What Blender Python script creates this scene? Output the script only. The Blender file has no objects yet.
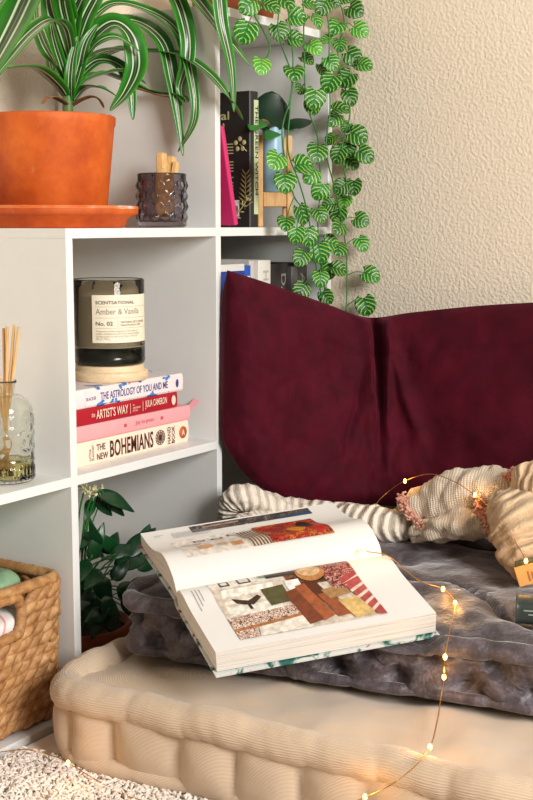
import bpy, bmesh, math, random
from mathutils import Vector, Matrix, noise

R = math.radians
PI = math.pi
rnd = random.Random(11)
S = bpy.context.scene
COL = S.collection

# ------------------------------------------------------------------ camera, sky, lights
CAM = Vector((-1.65994793, -1.18093222, 0.721580313))
YAW, PITCH, FPX = 0.578146462, 0.141160102, 1246.38309
G = Vector((math.cos(YAW) * math.cos(PITCH), math.sin(YAW) * math.cos(PITCH), -math.sin(PITCH)))
RT = Vector((math.sin(YAW), -math.cos(YAW), 0))
UP = RT.cross(G)
cd = bpy.data.cameras.new('camera')
cam = bpy.data.objects.new('camera', cd)
COL.objects.link(cam)
cam.matrix_world = Matrix(((RT.x, UP.x, -G.x, CAM.x), (RT.y, UP.y, -G.y, CAM.y), (RT.z, UP.z, -G.z, CAM.z), (0, 0, 0, 1)))
cd.sensor_fit = 'VERTICAL'
cd.sensor_height = 36.0
cd.lens = FPX / 800 * 36
cd.clip_start = 0.05
S.camera = cam

w = bpy.data.worlds.new('world')
S.world = w
w.use_nodes = True
bg = w.node_tree.nodes['Background']
bg.inputs[0].default_value = (1.0, 0.95, 0.88, 1)
bg.inputs[1].default_value = 0.15


def area(name, loc, target, size, watts, col):
    l = bpy.data.lights.new(name, 'AREA')
    l.shape = 'RECTANGLE'
    l.size, l.size_y = size
    l.energy = watts
    l.color = col
    o = bpy.data.objects.new(name, l)
    COL.objects.link(o)
    o.location = loc
    o.rotation_euler = (Vector(target) - Vector(loc)).to_track_quat('-Z', 'Y').to_euler()
    return o


area('window_light', (-1.40, -3.0, 1.6), (0.0, 0.0, 0.45), (1.0, 1.2), 128, (1.0, 0.972, 0.93))
S.view_settings.view_transform = 'Standard'
S.view_settings.look = 'None'
S.view_settings.gamma = 1
S.view_settings.use_curve_mapping = False
S.view_settings.exposure = 0.0


def at(px, py, x=None, y=None, z=None):
    """the point of the place on a known plane that the given pixel of the 533x800 photograph shows"""
    d = G + RT * ((px - 266.5) / FPX) - UP * ((py - 400) / FPX)
    i, v = (0, x) if x is not None else (1, y) if y is not None else (2, z)
    return CAM + d * ((v - CAM[i]) / d[i])


# ------------------------------------------------------------------ mesh helpers
class MB:
    def __init__(self):
        self.v, self.f, self.uv, self.mi = [], [], [], []

    def vert(self, p):
        self.v.append(Vector(p))
        return len(self.v) - 1

    def face(self, idx, uv=None, mi=0):
        self.f.append(tuple(idx))
        self.uv.append(uv or [(0, 0)] * len(idx))
        self.mi.append(mi)

    def grid(self, fn, nu, nv, cu=False, cv=False, uvs=(1, 1), mi=0, flip=False):
        b = len(self.v)
        mu, mv = (nu if cu else nu + 1), (nv if cv else nv + 1)
        for i in range(mu):
            for j in range(mv):
                self.v.append(Vector(fn(i / nu, j / nv)))
        for i in range(nu):
            for j in range(nv):
                i2, j2 = (i + 1) % mu, (j + 1) % mv
                q = [b + i * mv + j, b + i2 * mv + j, b + i2 * mv + j2, b + i * mv + j2]
                t = [(i / nu * uvs[0], j / nv * uvs[1]), ((i + 1) / nu * uvs[0], j / nv * uvs[1]),
                     ((i + 1) / nu * uvs[0], (j + 1) / nv * uvs[1]), (i / nu * uvs[0], (j + 1) / nv * uvs[1])]
                if flip:
                    q.reverse(); t.reverse()
                self.face(q, t, mi)
        return self

    def box(self, a, b, mi=0, M=None):
        x0, y0, z0 = a
        x1, y1, z1 = b
        n = len(self.v)
        for p in ((x0, y0, z0), (x1, y0, z0), (x1, y1, z0), (x0, y1, z0), (x0, y0, z1), (x1, y0, z1), (x1, y1, z1), (x0, y1, z1)):
            self.v.append((M @ Vector(p)) if M else Vector(p))
        for q in ((0, 3, 2, 1), (4, 5, 6, 7), (0, 1, 5, 4), (1, 2, 6, 5), (2, 3, 7, 6), (3, 0, 4, 7)):
            self.face([n + k for k in q], [(0, 0), (1, 0), (1, 1), (0, 1)], mi)
        return self

    def tube(self, path, r, n=8, closed=False, mi=0, flat=1.0, caps=True):
        P = [Vector(p) for p in path]
        m = len(P)
        T = []
        for i in range(m):
            a = P[(i - 1) % m] if (closed or i > 0) else P[i]
            c = P[(i + 1) % m] if (closed or i < m - 1) else P[i]
            d = c - a
            T.append(d.normalized() if d.length > 1e-9 else Vector((0, 0, 1)))
        nrm = T[0].orthogonal().normalized()
        if abs(T[0].z) < 0.95:
            nrm = (Vector((0, 0, 1)) - T[0] * T[0].z).normalized()
        b = len(self.v)
        ln = 0
        L = [0]
        for i in range(m):
            nrm = (nrm - T[i] * nrm.dot(T[i])).normalized()
            bi = T[i].cross(nrm)
            for k in range(n):
                a = 2 * PI * k / n
                rr = r(i / max(1, m - 1), a) if callable(r) else (r[i] if isinstance(r, (list, tuple)) else r)
                self.v.append(P[i] + nrm * (math.cos(a) * rr * flat) + bi * (math.sin(a) * rr))
            if i:
                ln += (P[i] - P[i - 1]).length
                L.append(ln)
        L.append(ln + (P[0] - P[-1]).length)
        for i in range(m if closed else m - 1):
            i2 = (i + 1) % m
            for k in range(n):
                k2 = (k + 1) % n
                self.face([b + i * n + k, b + i * n + k2, b + i2 * n + k2, b + i2 * n + k],
                          [(L[i], k / n), (L[i], (k + 1) / n), (L[i + 1], (k + 1) / n), (L[i + 1], k / n)], mi)
        if not closed and caps:
            self.face([b + k for k in range(n)][::-1], None, mi)
            self.face([b + (m - 1) * n + k for k in range(n)], None, mi)
        return self

    def lathe(self, prof, n=48, c=(0, 0, 0), mi=0, disp=None):
        cx, cy, cz = c
        m = len(prof)

        def fn(u, v):
            r, z = prof[min(m - 1, int(round(v * (m - 1))))]
            a = 2 * PI * u
            if disp:
                r += disp(a, z)
            return (cx + r * math.cos(a), cy + r * math.sin(a), cz + z)
        return self.grid(fn, n, m - 1, cu=True, mi=mi)

    def ball(self, c, r, n=10, m=6, M=None, mi=0):
        c = Vector(c)

        def fn(u, v):
            a, t = 2 * PI * u, PI * v
            p = Vector((r[0] * math.sin(t) * math.cos(a), r[1] * math.sin(t) * math.sin(a), -r[2] * math.cos(t)))
            return c + (M @ p if M else p)
        return self.grid(fn, n, m, cu=True, mi=mi)

    def build(self, name, mats, parent=None, world=False, smooth=True, bevel=0, sub=0):
        me = bpy.data.meshes.new(name)
        off = Vector(parent_loc(parent)) if (world and parent) else Vector((0, 0, 0))
        me.from_pydata([tuple(p - off) for p in self.v], [], self.f)
        ul = me.uv_layers.new(name='UVMap')
        k = 0
        for t in self.uv:
            for q in t:
                ul.data[k].uv = q
                k += 1
        me.polygons.foreach_set('material_index', self.mi)
        me.polygons.foreach_set('use_smooth', [smooth] * len(self.f))
        for m in (mats if isinstance(mats, (list, tuple)) else [mats]):
            me.materials.append(m)
        me.update()
        o = bpy.data.objects.new(name, me)
        COL.objects.link(o)
        if parent:
            o.parent = parent
        if bevel:
            md = o.modifiers.new('bevel', 'BEVEL')
            md.width = bevel
            md.segments = 2
            md.limit_method = 'ANGLE'
        if sub:
            md = o.modifiers.new('subdivision', 'SUBSURF')
            md.levels = md.render_levels = sub
        return o


def parent_loc(p):
    l = Vector(p.location)
    while p.parent:
        p = p.parent
        l += Vector(p.location)
    return l


def tag(o, label=None, cat=None, group=None, kind=None):
    if label: o['label'] = label
    if cat: o['category'] = cat
    if group: o['group'] = group
    if kind: o['kind'] = kind
    return o


def thing(name, label, cat, loc=(0, 0, 0), rot=(0, 0, 0), group=None):
    o = bpy.data.objects.new(name, None)
    COL.objects.link(o)
    o.location = loc
    o.rotation_euler = rot
    o.empty_display_size = 0.02
    return tag(o, label, cat, group)


def spline(pts, n=12):
    P = [Vector(p) for p in pts]
    out = []
    for i in range(len(P) - 1):
        p0, p1, p2, p3 = P[max(0, i - 1)], P[i], P[i + 1], P[min(len(P) - 1, i + 2)]
        for k in range(n):
            t = k / n
            out.append(0.5 * ((2 * p1) + (p2 - p0) * t + (2 * p0 - 5 * p1 + 4 * p2 - p3) * t * t + (3 * p1 - p0 - 3 * p2 + p3) * t ** 3))
    out.append(P[-1])
    return out


def lerp(a, b, t): return a + (b - a) * t


def sm(a, b, t):
    t = max(0, min(1, (t - a) / (b - a)))
    return t * t * (3 - 2 * t)


def nz(x, y=0, z=0): return noise.noise(Vector((x, y, z)))


# ------------------------------------------------------------------ materials
def lin(c):
    def f(v):
        v /= 255
        return v / 12.92 if v <= 0.04045 else ((v + 0.055) / 1.055) ** 2.4
    return (f(c[0]), f(c[1]), f(c[2]), 1)


class NT:
    def __init__(self, name):
        self.m = bpy.data.materials.new(name)
        self.m.use_nodes = True
        self.t = self.m.node_tree
        self.b = self.t.nodes['Principled BSDF']

    def n(self, typ, **kw):
        nd = self.t.nodes.new(typ)
        for k, v in kw.items():
            setattr(nd, k, v)
        return nd

    def link(self, a, b): self.t.links.new(a, b)

    def math(self, op, a, b=None, c=None):
        nd = self.n('ShaderNodeMath', operation=op)
        for i, q in enumerate((a, b, c)):
            if q is None: continue
            if isinstance(q, (int, float)): nd.inputs[i].default_value = q
            else: self.link(q, nd.inputs[i])
        return nd.outputs[0]

    def mix(self, fac, a, b):
        nd = self.n('ShaderNodeMix', data_type='RGBA')
        for s, q in ((0, fac), (6, a), (7, b)):
            if hasattr(q, 'is_linked'): self.link(q, nd.inputs[s])
            else: nd.inputs[s].default_value = q
        return nd.outputs[2]

    def ramp(self, fac, stops, interp='LINEAR'):
        nd = self.n('ShaderNodeValToRGB')
        cr = nd.color_ramp
        cr.interpolation = interp
        while len(cr.elements) > 1: cr.elements.remove(cr.elements[-1])
        cr.elements[0].position = stops[0][0]
        cr.elements[0].color = stops[0][1]
        for p, c in stops[1:]:
            e = cr.elements.new(p)
            e.color = c
        self.link(fac, nd.inputs[0])
        return nd.outputs[0]

    def coords(self, kind='Object', scale=(1, 1, 1), rot=(0, 0, 0)):
        tc = self.n('ShaderNodeTexCoord')
        mp = self.n('ShaderNodeMapping')
        mp.inputs['Scale'].default_value = scale
        mp.inputs['Rotation'].default_value = rot
        self.link(tc.outputs[kind], mp.inputs[0])
        return mp.outputs[0]

    def noise(self, vec, scale, detail=3, rough=.5, dist=0):
        nd = self.n('ShaderNodeTexNoise')
        nd.inputs['Scale'].default_value = scale
        nd.inputs['Detail'].default_value = detail
        nd.inputs['Roughness'].default_value = rough
        nd.inputs['Distortion'].default_value = dist
        self.link(vec, nd.inputs['Vector'])
        return nd.outputs[0]

    def voro(self, vec, scale, feature='F1', out=0):
        nd = self.n('ShaderNodeTexVoronoi', feature=feature)
        nd.inputs['Scale'].default_value = scale
        self.link(vec, nd.inputs['Vector'])
        return nd.outputs[out]

    def bump(self, h, strength=.5, dist=.002, prev=None):
        nd = self.n('ShaderNodeBump')
        nd.inputs['Strength'].default_value = strength
        nd.inputs['Distance'].default_value = dist
        self.link(h, nd.inputs['Height'])
        if prev is not None: self.link(prev, nd.inputs['Normal'])
        self.link(nd.outputs[0], self.b.inputs['Normal'])
        return nd.outputs[0]

    def set(self, col=None, rough=None, **kw):
        if col is not None:
            if hasattr(col, 'is_linked'): self.link(col, self.b.inputs['Base Color'])
            else: self.b.inputs['Base Color'].default_value = col
        if rough is not None: self.b.inputs['Roughness'].default_value = rough
        for k, v in kw.items():
            i = self.b.inputs[k.replace('_', ' ')]
            if hasattr(v, 'is_linked'): self.link(v, i)
            else: i.default_value = v
        return self.m


def plain(name, c, rough=.5, var=0.06, scale=40, bump=0, bscale=200, bdist=.001, **kw):
    t = NT(name)
    v = t.coords()
    c0 = lin(c)
    f = t.noise(v, scale, 4)
    lo = tuple(x * (1 - var) for x in c0[:3]) + (1,)
    hi = tuple(min(1, x * (1 + var)) for x in c0[:3]) + (1,)
    col = t.ramp(f, [(.3, lo), (.7, hi)])
    if bump: t.bump(t.noise(v, bscale, 3), bump, bdist)
    return t.set(col, rough, **kw)


M = {}
M['white'] = plain('shelf_white', (233, 234, 232), .42, .01)
t = NT('wall_plaster'); v = t.coords()
h = t.noise(v, 175, 2, .5)
h2 = t.noise(v, 260, 2)
hh = t.math('ADD', t.ramp(h, [(.36, (0, 0, 0, 1)), (.66, (1, 1, 1, 1))]), t.math('MULTIPLY', h2, .25))
t.bump(hh, .48, .0018)
M['wall'] = t.set(t.ramp(t.noise(v, 3), [(.3, lin((236, 221, 199))), (.7, lin((239, 225, 204)))]), .75)
M['floor'] = plain('floor_boards', (120, 96, 72), .5, .15, 8)
t = NT('terracotta'); v = t.coords(); n1 = t.noise(v, 11, 6, .65); n2 = t.noise(v, 60, 4, .6)
c = t.ramp(n1, [(.32, lin((178, 68, 12))), (.5, lin((206, 92, 22))), (.68, lin((226, 112, 36)))])
M['terra'] = t.set(t.mix(t.ramp(n2, [(.62, (0, 0, 0, 1)), (.8, (.35, .35, .35, 1))]), c, lin((222, 160, 120))), .62)
t.bump(n2, .15, .001)
t = NT('terracotta_chalky'); v = t.coords(); n1 = t.noise(v, 22, 6, .65)
M['terra_worn'] = t.set(t.ramp(n1, [(.42, lin((214, 104, 44))), (.55, lin((220, 130, 80))), (.66, lin((228, 205, 190)))]), .75)
M['terra_dark'] = plain('terracotta_old', (150, 74, 38), .7, .15, 30)
M['soil'] = plain('potting_soil', (52, 36, 26), .95, .4, 120, .8, 150, .004)


def leaf_strap():
    t = NT('dracaena_leaf')
    tc = t.n('ShaderNodeTexCoord')
    sp = t.n('ShaderNodeSeparateXYZ')
    t.link(tc.outputs['UV'], sp.inputs[0])
    u = t.math('ABSOLUTE', t.math('SUBTRACT', sp.outputs[0], .5))
    nn = t.noise(t.coords('UV', (60, 1.5, 1)), 1, 2)
    u2 = t.math('ADD', u, t.math('MULTIPLY', t.math('SUBTRACT', nn, .5), .03))
    g = t.ramp(t.math('MULTIPLY', u2, 2), [(0, lin((96, 130, 84))), (.05, lin((14, 50, 24))), (.19, lin((22, 62, 30))), (.25, lin((208, 222, 176))),
                                           (.31, lin((208, 222, 176))), (.36, lin((26, 88, 22))), (.7, lin((40, 118, 26))), (1, lin((62, 144, 34)))])
    return t.set(g, .32, Subsurface_Weight=0.0, Transmission_Weight=0.0, Coat_Weight=.15)


M['strap'] = leaf_strap()


def leaf_vine():
    t = NT('striped_ivy_leaf')
    tc = t.n('ShaderNodeTexCoord')
    sp = t.n('ShaderNodeSeparateXYZ')
    t.link(tc.outputs['UV'], sp.inputs[0])
    u = t.math('ABSOLUTE', t.math('SUBTRACT', sp.outputs[0], .5))
    s = t.math('SUBTRACT', t.math('MULTIPLY', sp.outputs[1], 4.3), t.math('MULTIPLY', t.math('POWER', u, 1.3), 4.6))
    nn = t.noise(t.coords('UV', (5, 5, 1)), 1.5, 2)
    s = t.math('ADD', s, t.math('MULTIPLY', nn, .7))
    w = t.math('SINE', t.math('MULTIPLY', s, 2 * PI))
    f = t.ramp(w, [(.50, (0, 0, 0, 1)), (1.0, (1, 1, 1, 1))])
    edge = t.ramp(u, [(.015, (0, 0, 0, 1)), (.07, (1, 1, 1, 1))])
    ff = t.math('MULTIPLY', f, edge)
    oi = t.n('ShaderNodeObjectInfo')
    dark = t.ramp(oi.outputs['Random'], [(0, lin((6, 72, 26))), (.5, lin((12, 98, 34))), (.88, lin((24, 122, 38))), (1, lin((74, 156, 46)))])
    lite = t.ramp(oi.outputs['Random'], [(0, lin((150, 190, 70))), (.6, lin((176, 208, 84))), (1, lin((190, 220, 110)))])
    t.bump(w, .25, .001)
    return t.set(t.mix(ff, dark, lite), .42)


M['ivy'] = leaf_vine()
M['stem'] = plain('green_stem', (44, 120, 44), .45, .15)
M['dkleaf'] = plain('dark_glossy_leaf', (16, 66, 32), .35, .25, 25)
M['darkleaf2'] = plain('deep_green_leaf', (12, 54, 28), .33, .25, 25)
M['trunk'] = plain('leaf_stalk', (84, 116, 58), .5, .2, 30)
M['dry'] = plain('dried_leaf', (150, 104, 62), .8, .25, 40)
M['midleaf'] = plain('fresh_green_leaf', (52, 128, 50), .35, .2, 25)
M['flower'] = plain('flower_bud', (226, 222, 170), .6, .12, 60)
M['flowerdry'] = plain('flower_dry', (196, 128, 70), .6, .12, 60)


def wood(name, a, b, axis=(1, 1, 12), rough=.5):
    t = NT(name); v = t.coords('Object', axis)
    n1 = t.noise(v, 9, 5, .6, 1.2)
    return t.set(t.ramp(n1, [(.3, lin(a)), (.7, lin(b))]), rough)


M['pine'] = wood('pale_pine', (222, 192, 150), (240, 216, 178), (3, 14, 30))
M['stickwood'] = wood('incense_wood', (206, 156, 88), (234, 192, 128), (30, 30, 3), .7)
M['standwood'] = wood('honey_wood', (206, 152, 88), (232, 184, 118), (22, 22, 3), .45)
M['reed'] = wood('reed_wood', (212, 160, 96), (238, 196, 136), (60, 60, 4), .7)
M['paper'] = plain('white_paper', (226, 223, 219), .55, .01)


def glass(name, col, rough=.02, ior=1.45):
    t = NT(name)
    return t.set(lin(col), rough, Transmission_Weight=1.0, IOR=ior)


M['clear'] = glass('clear_glass', (246, 248, 244))
M['smoke'] = glass('smoked_glass', (196, 188, 196), .03, 1.4)
M['jar'] = glass('grey_jar_glass', (214, 212, 202), .03, 1.3)
M['oil'] = glass('scent_oil', (252, 246, 176), .0, 1.15)
M['wax'] = plain('candle_wax', (214, 200, 176), .55, .03)
M['jarbase'] = plain('dark_jar_bottom', (34, 40, 36), .12, .05)
M['black'] = plain('black_ink', (26, 24, 24), .6, .02)
M['label'] = plain('cream_label', (243, 232, 208), .6, .02)
M['inkgrey'] = plain('label_ink', (66, 60, 54), .6, .02)
M['inklight'] = plain('label_ink_light', (150, 140, 124), .6, .02)
# ------------------------------------------------------------------ the setting
PW, V, TH, DP = 0.35774, 0.35, 0.014, 0.335
WX = 0.405      # wall on the right
WY = 0.350      # wall behind the shelf
o = MB().box((-3.2, WY, -0.05), (WX + .1, WY + .1, 2.6)).build('wall_back', M['wall'], smooth=False); tag(o, kind='structure')
o = MB().box((WX, -3.0, -0.05), (WX + .1, WY, 2.6)).build('wall_right', M['wall'], smooth=False); tag(o, kind='structure')
o = MB().box((-3.2, -3.0, -0.06), (WX, WY, 0.0)).build('floor', M['floor'], smooth=False); tag(o, kind='structure')

# ------------------------------------------------------------------ cube shelf, three steps
shelf = thing('cube_shelf', 'white stepped cube shelf standing against the textured wall, holding plants and books', 'shelf', (0, 0, 0))


def board(name, a, b):
    return MB().box(a, b).build(name, M['white'], shelf, smooth=False, bevel=.0007)


xl = [-2 * PW, -PW, 0, PW]
board('base_board', (-2 * PW, 0, 0.0), (PW + TH, DP, TH))
for x, hgt in zip(xl, (V, 2 * V, 3 * V, 3 * V)):
    board('side_panel', (x, 0, TH), (x + TH, DP, hgt))
board('top_board', (-2 * PW, 0, V), (-PW, DP, V + TH))
board('top_board', (-PW, 0, 2 * V), (0, DP, 2 * V + TH))
board('top_board', (0, 0, 3 * V), (PW + TH, DP, 3 * V + TH))
board('shelf_board', (-PW + TH, 0, V), (0, DP, V + TH))
for k in (1, 2):
    board('shelf_board', (TH, 0, k * V), (PW, DP, k * V + TH))
Z1, Z2, Z3 = V + TH, 2 * V + TH, 3 * V + TH

# ------------------------------------------------------------------ shaggy rug
RUGT = 0.008
t = NT('rug_wool'); v = t.coords()
M['rug'] = t.set(t.ramp(t.noise(v, 28, 3), [(.35, lin((228, 215, 202))), (.65, lin((246, 237, 227)))]), .95, Sheen_Weight=.3)
rug = thing('shag_rug', 'cream shaggy rug on the floor in front of the shelf', 'rug', (-.8, -.6, 0))
MB().box((-1.5, -1.5, 0.0005), (-.2, -.012, RUGT)).build('rug_backing', M['rug'], rug, world=True, smooth=False)
mb = MB()
yy = -1.2
while yy < -.02:
    xx = -1.25
    fine = False
    while xx < -.40:
        fine = -.76 < xx and yy > -.36
        x, y = xx + rnd.uniform(-.006, .006), yy + rnd.uniform(-.006, .006)
        edge_x = -.502 + (-.085 - y) * .08
        if x < edge_x + .012 and y < -.018:
            L = rnd.uniform(.011, .015)
            a = rnd.uniform(0, 2 * PI)
            d = Vector((math.cos(a), math.sin(a), 0))
            if y > -.05: d.y = -abs(d.y)
            b = Vector((x, y, RUGT - .002))
            p = [b, b + Vector((0, 0, L * .55)) + d * L * .2, b + Vector((0, 0, L * .85)) + d * L * .55, b + Vector((0, 0, L * .75)) + d * L * .95]
            r0 = rnd.uniform(.0013, .0021) if fine else rnd.uniform(.003, .004)
            mb.tube(p, [r0, r0 * 1.15, r0 * 1.1, r0 * .5], 5)
        xx += .0047 if fine else .0105
    yy += .0047 if yy > -.36 else .0105
o = mb.build('rug_pile', M['rug'], rug, world=True); o['kind'] = 'stuff'


# ------------------------------------------------------------------ tufted floor mattresses
def rrect(sx, sy, rc, n):
    """n points round a rounded rectangle x 0..sx, y 0..-sy with the length run so far"""
    pts = []
    segs = [((rc, 0), (sx - rc, 0), None), ((sx - rc, -rc), 90, 0), ((sx, -rc), (sx, -sy + rc), None), ((sx - rc, -sy + rc), 0, -90),
            ((sx - rc, -sy), (rc, -sy), None), ((rc, -sy + rc), -90, -180), ((0, -sy + rc), (0, -rc), None), ((rc, -rc), 180, 90)]
    raw = []
    for a, b, c in segs:
        if c is None:
            for i in range(80):
                raw.append((lerp(a[0], b[0], i / 80), lerp(a[1], b[1], i / 80)))
        else:
            for i in range(24):
                an = R(lerp(b, c, i / 24))
                raw.append((a[0] + rc * math.cos(an), a[1] + rc * math.sin(an)))
    L = [0]
    m = len(raw)
    for i in range(m):
        q, p = raw[i], raw[(i + 1) % m]
        L.append(L[-1] + math.hypot(p[0] - q[0], p[1] - q[1]))
    out, j = [], 0
    for i in range(n):
        s = L[-1] * i / n
        while L[j + 1] < s: j += 1
        f = (s - L[j]) / max(1e-9, L[j + 1] - L[j])
        p, q = raw[j], raw[(j + 1) % m]
        x, y = lerp(p[0], q[0], f), lerp(p[1], q[1], f)
        d = Vector((q[0] - p[0], q[1] - p[1], 0)).normalized()
        out.append((Vector((x, y, 0)), Vector((-d.y, d.x, 0)), s))   # outward normal for a clockwise run
    return out, L[-1]


def mattress(name, label, cat, loc, rotz, sx, sy, H, rr, lam, bulge, wr, wf, seed, mbody, mroll, rc=.06, tufts=None, dimple=.02, dome=.0, N=520, topfn=None, rollvar=.15, clamp=None, smallfoot=False, crease=0, jit=0, dents=None, rollcrease=0, topwave=.9):
    root = thing(name, label, cat, loc, (0, 0, rotz))
    MX = Matrix.Translation(loc) @ Matrix.Rotation(rotz, 4, 'Z')

    def press(p):
        if clamp is None: return p
        q = MX @ p
        zm = clamp(q) - loc[2]
        if p.z > zm - .006: p.z = zm - .006 * math.exp(-(p.z - zm + .006) / .012) if p.z < zm + .2 else zm
        return p
    per, LL = rrect(sx, sy, rc, N)
    cnt = max(1, round(LL / lam))
    lam = LL / cnt
    cx, cy = sx / 2, -sy / 2

    def wob(p, a=1.0):
        return wr * a * (nz(p.x * wf + seed, p.y * wf, p.z * wf) + .5 * nz(p.x * wf * 2.3, p.y * wf * 2.3 + seed, p.z * wf * 2.3))

    def topz(x, y):
        z = H - rr * .55 + dome
        e = min(x, sx - x, -y, sy + y)
        z -= (rr * .35 + dome) * (1 - sm(rr * 1.2, rr * 4.5, e))
        if tufts:
            for tx, ty in tufts:
                d2 = (x - tx) ** 2 + (y - ty) ** 2
                z -= dimple * math.exp(-d2 / (2 * .022 ** 2)) + dimple * .45 * math.exp(-d2 / (2 * .06 ** 2))
        if topfn: z += topfn(x, y)
        return z + wob(Vector((x, y, 0)), topwave)

    side, top = 18, 46
    m = MB()

    def fn(u, v):
        i = int(round(u * N)) % N
        p, nrm, s = per[i]
        k = v * (side + top)
        if k <= side:
            f = k / side
            z = lerp(.004, H - rr * .75, f)
            ph = s / lam + jit * nz(s * 7, seed)
            pin = abs(math.sin(PI * ph)) ** .45
            prof = math.sin(PI * min(1, max(0, f))) ** .6
            midpin = 1 - .45 * math.exp(-((f - .5) / .16) ** 2) * (1 - pin)
            off = -rr * .8 + bulge * pin * prof * midpin
            q = p + nrm * off
            q.z = z
            q += nrm * wob(q, 1.2)
            if dents:
                k0 = round(s / dents)
                for kk in (k0 - 1, k0, k0 + 1):
                    for hz, sh in ((.62, 0), (.30, .5)):
                        dx, dz = s - (kk + sh) * dents, z - H * hz
                        r_ = math.hypot(dx, dz * 1.2)
                        q -= nrm * (.020 * math.exp(-(r_ / .014) ** 2) + .007 * math.exp(-(r_ / .032) ** 2) * (math.cos(7 * math.atan2(dz, dx) + kk)) ** 2)
            if crease:
                q += nrm * crease * ((1 - abs(nz(q.x * 22 + seed, q.y * 22, q.z * 30))) ** 5 - (1 - abs(nz(q.x * 16, q.y * 16 + seed, q.z * 12 + 3))) ** 6)
            return press(q)
        f = (k - side) / top
        f = f ** 1.25
        q = p + nrm * (-rr * .8)
        x, y = lerp(q.x, cx, f), lerp(q.y, cy, f)
        return press(Vector((x, y, topz(x, y))))
    m.grid(fn, N, side + top, cu=True, uvs=(LL, H * 1.6 + 0.6), flip=True)
    m.build('cover', mbody, root)
    for zz in (H - rr, rr * (.6 if smallfoot else 1) + .002):
        rk = rr * (.55 if smallfoot and zz < H / 2 else 1)
        pts, rad = [], []
        for i in range(N):
            p, nrm, s = per[i]
            ph = s / lam
            pin = abs(math.sin(PI * ph + .6))
            off = -rr * .75 - (.10 if rollcrease else .25) * rr * (1 - pin ** .5) + rr * .35 * nz(s * 9, seed, zz * 40)
            q = p + nrm * off
            q.z = zz + rr * .28 * nz(s * 11 + 5, seed, zz * 9) * (1 if zz > .05 else .1)
            pts.append(q)
            rad.append((1 - rollvar * 1.2 * (1 - pin ** .4) + rollvar * nz(s * 26, seed * 2, zz)))
        rm = MB()

        def rf(u, a, rad=rad):
            i = int(round(u * (N - 1)))
            s = per[i][2]
            return rk * rad[i] * (1 - (crease * 9 + rollcrease) * (1 - abs(nz(s * 42, seed + zz * 9, .4 * math.cos(a)))) ** 7) * (1 + rollvar * .55 * nz(s * 34 + math.cos(a) * 1.3, math.sin(a) * 1.3, seed + zz))
        rm.tube(pts, rf, 16, closed=True)
        rm.v = [press(q) for q in rm.v]
        rm.build('rolled_edge', mroll, root)
    return root


def corduroy(name, lo, hi, period):
    t = NT(name)
    tc = t.n('ShaderNodeTexCoord')
    sp = t.n('ShaderNodeSeparateXYZ')
    t.link(tc.outputs['UV'], sp.inputs[0])
    nn = t.noise(t.coords(), 14, 2)
    s = t.math('ADD', t.math('MULTIPLY', sp.outputs[1], 2 * PI / period), t.math('MULTIPLY', nn, 3))
    wv = t.math('SINE', s)
    t.bump(wv, .45, .0007)
    n2 = t.noise(t.coords(), 9, 4)
    c = t.ramp(n2, [(.3, lin(lo)), (.7, lin(hi))])
    d = t.mix(t.ramp(wv, [(0, (.0, 0, 0, 1)), (.6, (1, 1, 1, 1))]), t.mix(.16, c, lin((150, 116, 84))), c)
    return t.set(d, .9, Sheen_Weight=.25)


M['cord'] = corduroy('cream_corduroy', (206, 181, 154), (218, 195, 169), .0036)
M['cord_roll'] = corduroy('cream_corduroy_roll', (206, 181, 154), (218, 195, 169), .024)


def velvet(name, lo, hi, rough=.42, sheen=.6, sc=30, spec=.5, bump=.35, bs=60, bd=.004, tint=(.8, .75, .85, 1)):
    t = NT(name); v = t.coords()
    n1 = t.noise(v, sc, 4, .6, .6)
    t.bump(t.noise(v, bs, 4, .6), bump, bd)
    m = t.set(t.ramp(n1, [(.3, lin(lo)), (.7, lin(hi))]), rough, Sheen_Weight=sheen, Sheen_Roughness=.35)
    t.b.inputs['Sheen Tint'].default_value = tint
    t.b.inputs['Specular IOR Level'].default_value = spec
    return m


M['grey_velvet'] = velvet('grey_velvet', (80, 71, 73), (110, 100, 102), .45, .7, 60, .45, .6, 110, .003)
t = NT('crushed_velvet'); v = t.coords()
n1 = t.noise(v, 24, 6, .66, 1.2)
n2 = t.noise(v, 240, 3, .6)
nn = t.math('ADD', t.math('MULTIPLY', n1, .75), t.math('MULTIPLY', n2, .25))
bmp = t.bump(t.math('ADD', t.noise(v, 60, 4, .6, .8), t.math('MULTIPLY', n2, .25)), .55, .0045)
M['grey_velvet'] = t.set(t.ramp(nn, [(.34, lin((54, 48, 52))), (.5, lin((82, 74, 79))), (.62, lin((110, 101, 108))), (.72, lin((138, 129, 138)))]), .46, Sheen_Weight=.5, Sheen_Roughness=.35)  # lighter flecks in the colour imitate sheen highlights on the crushed pile
t.b.inputs['Specular IOR Level'].default_value = .45
M['wine'] = velvet('burgundy_velvet', (58, 4, 19), (80, 8, 28), .8, .40, 18, .15, .3, 150, .0025, (.62, .14, .26, 1))

# the pose of the open book that presses into the velvet cushion
GA = CAM + (Vector((-.495, -.290, .285)) - CAM) * 1.075
EL = Vector((.702, -.703, .112)).normalized()
EW = Vector((-.644, -.695, -.320))
EW = (EW - EL * EW.dot(EL)).normalized()
EN = EL.cross(EW)
if EN.z < 0: EN.negate()
BL, BW = .281, .1425
TN = .031


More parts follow.
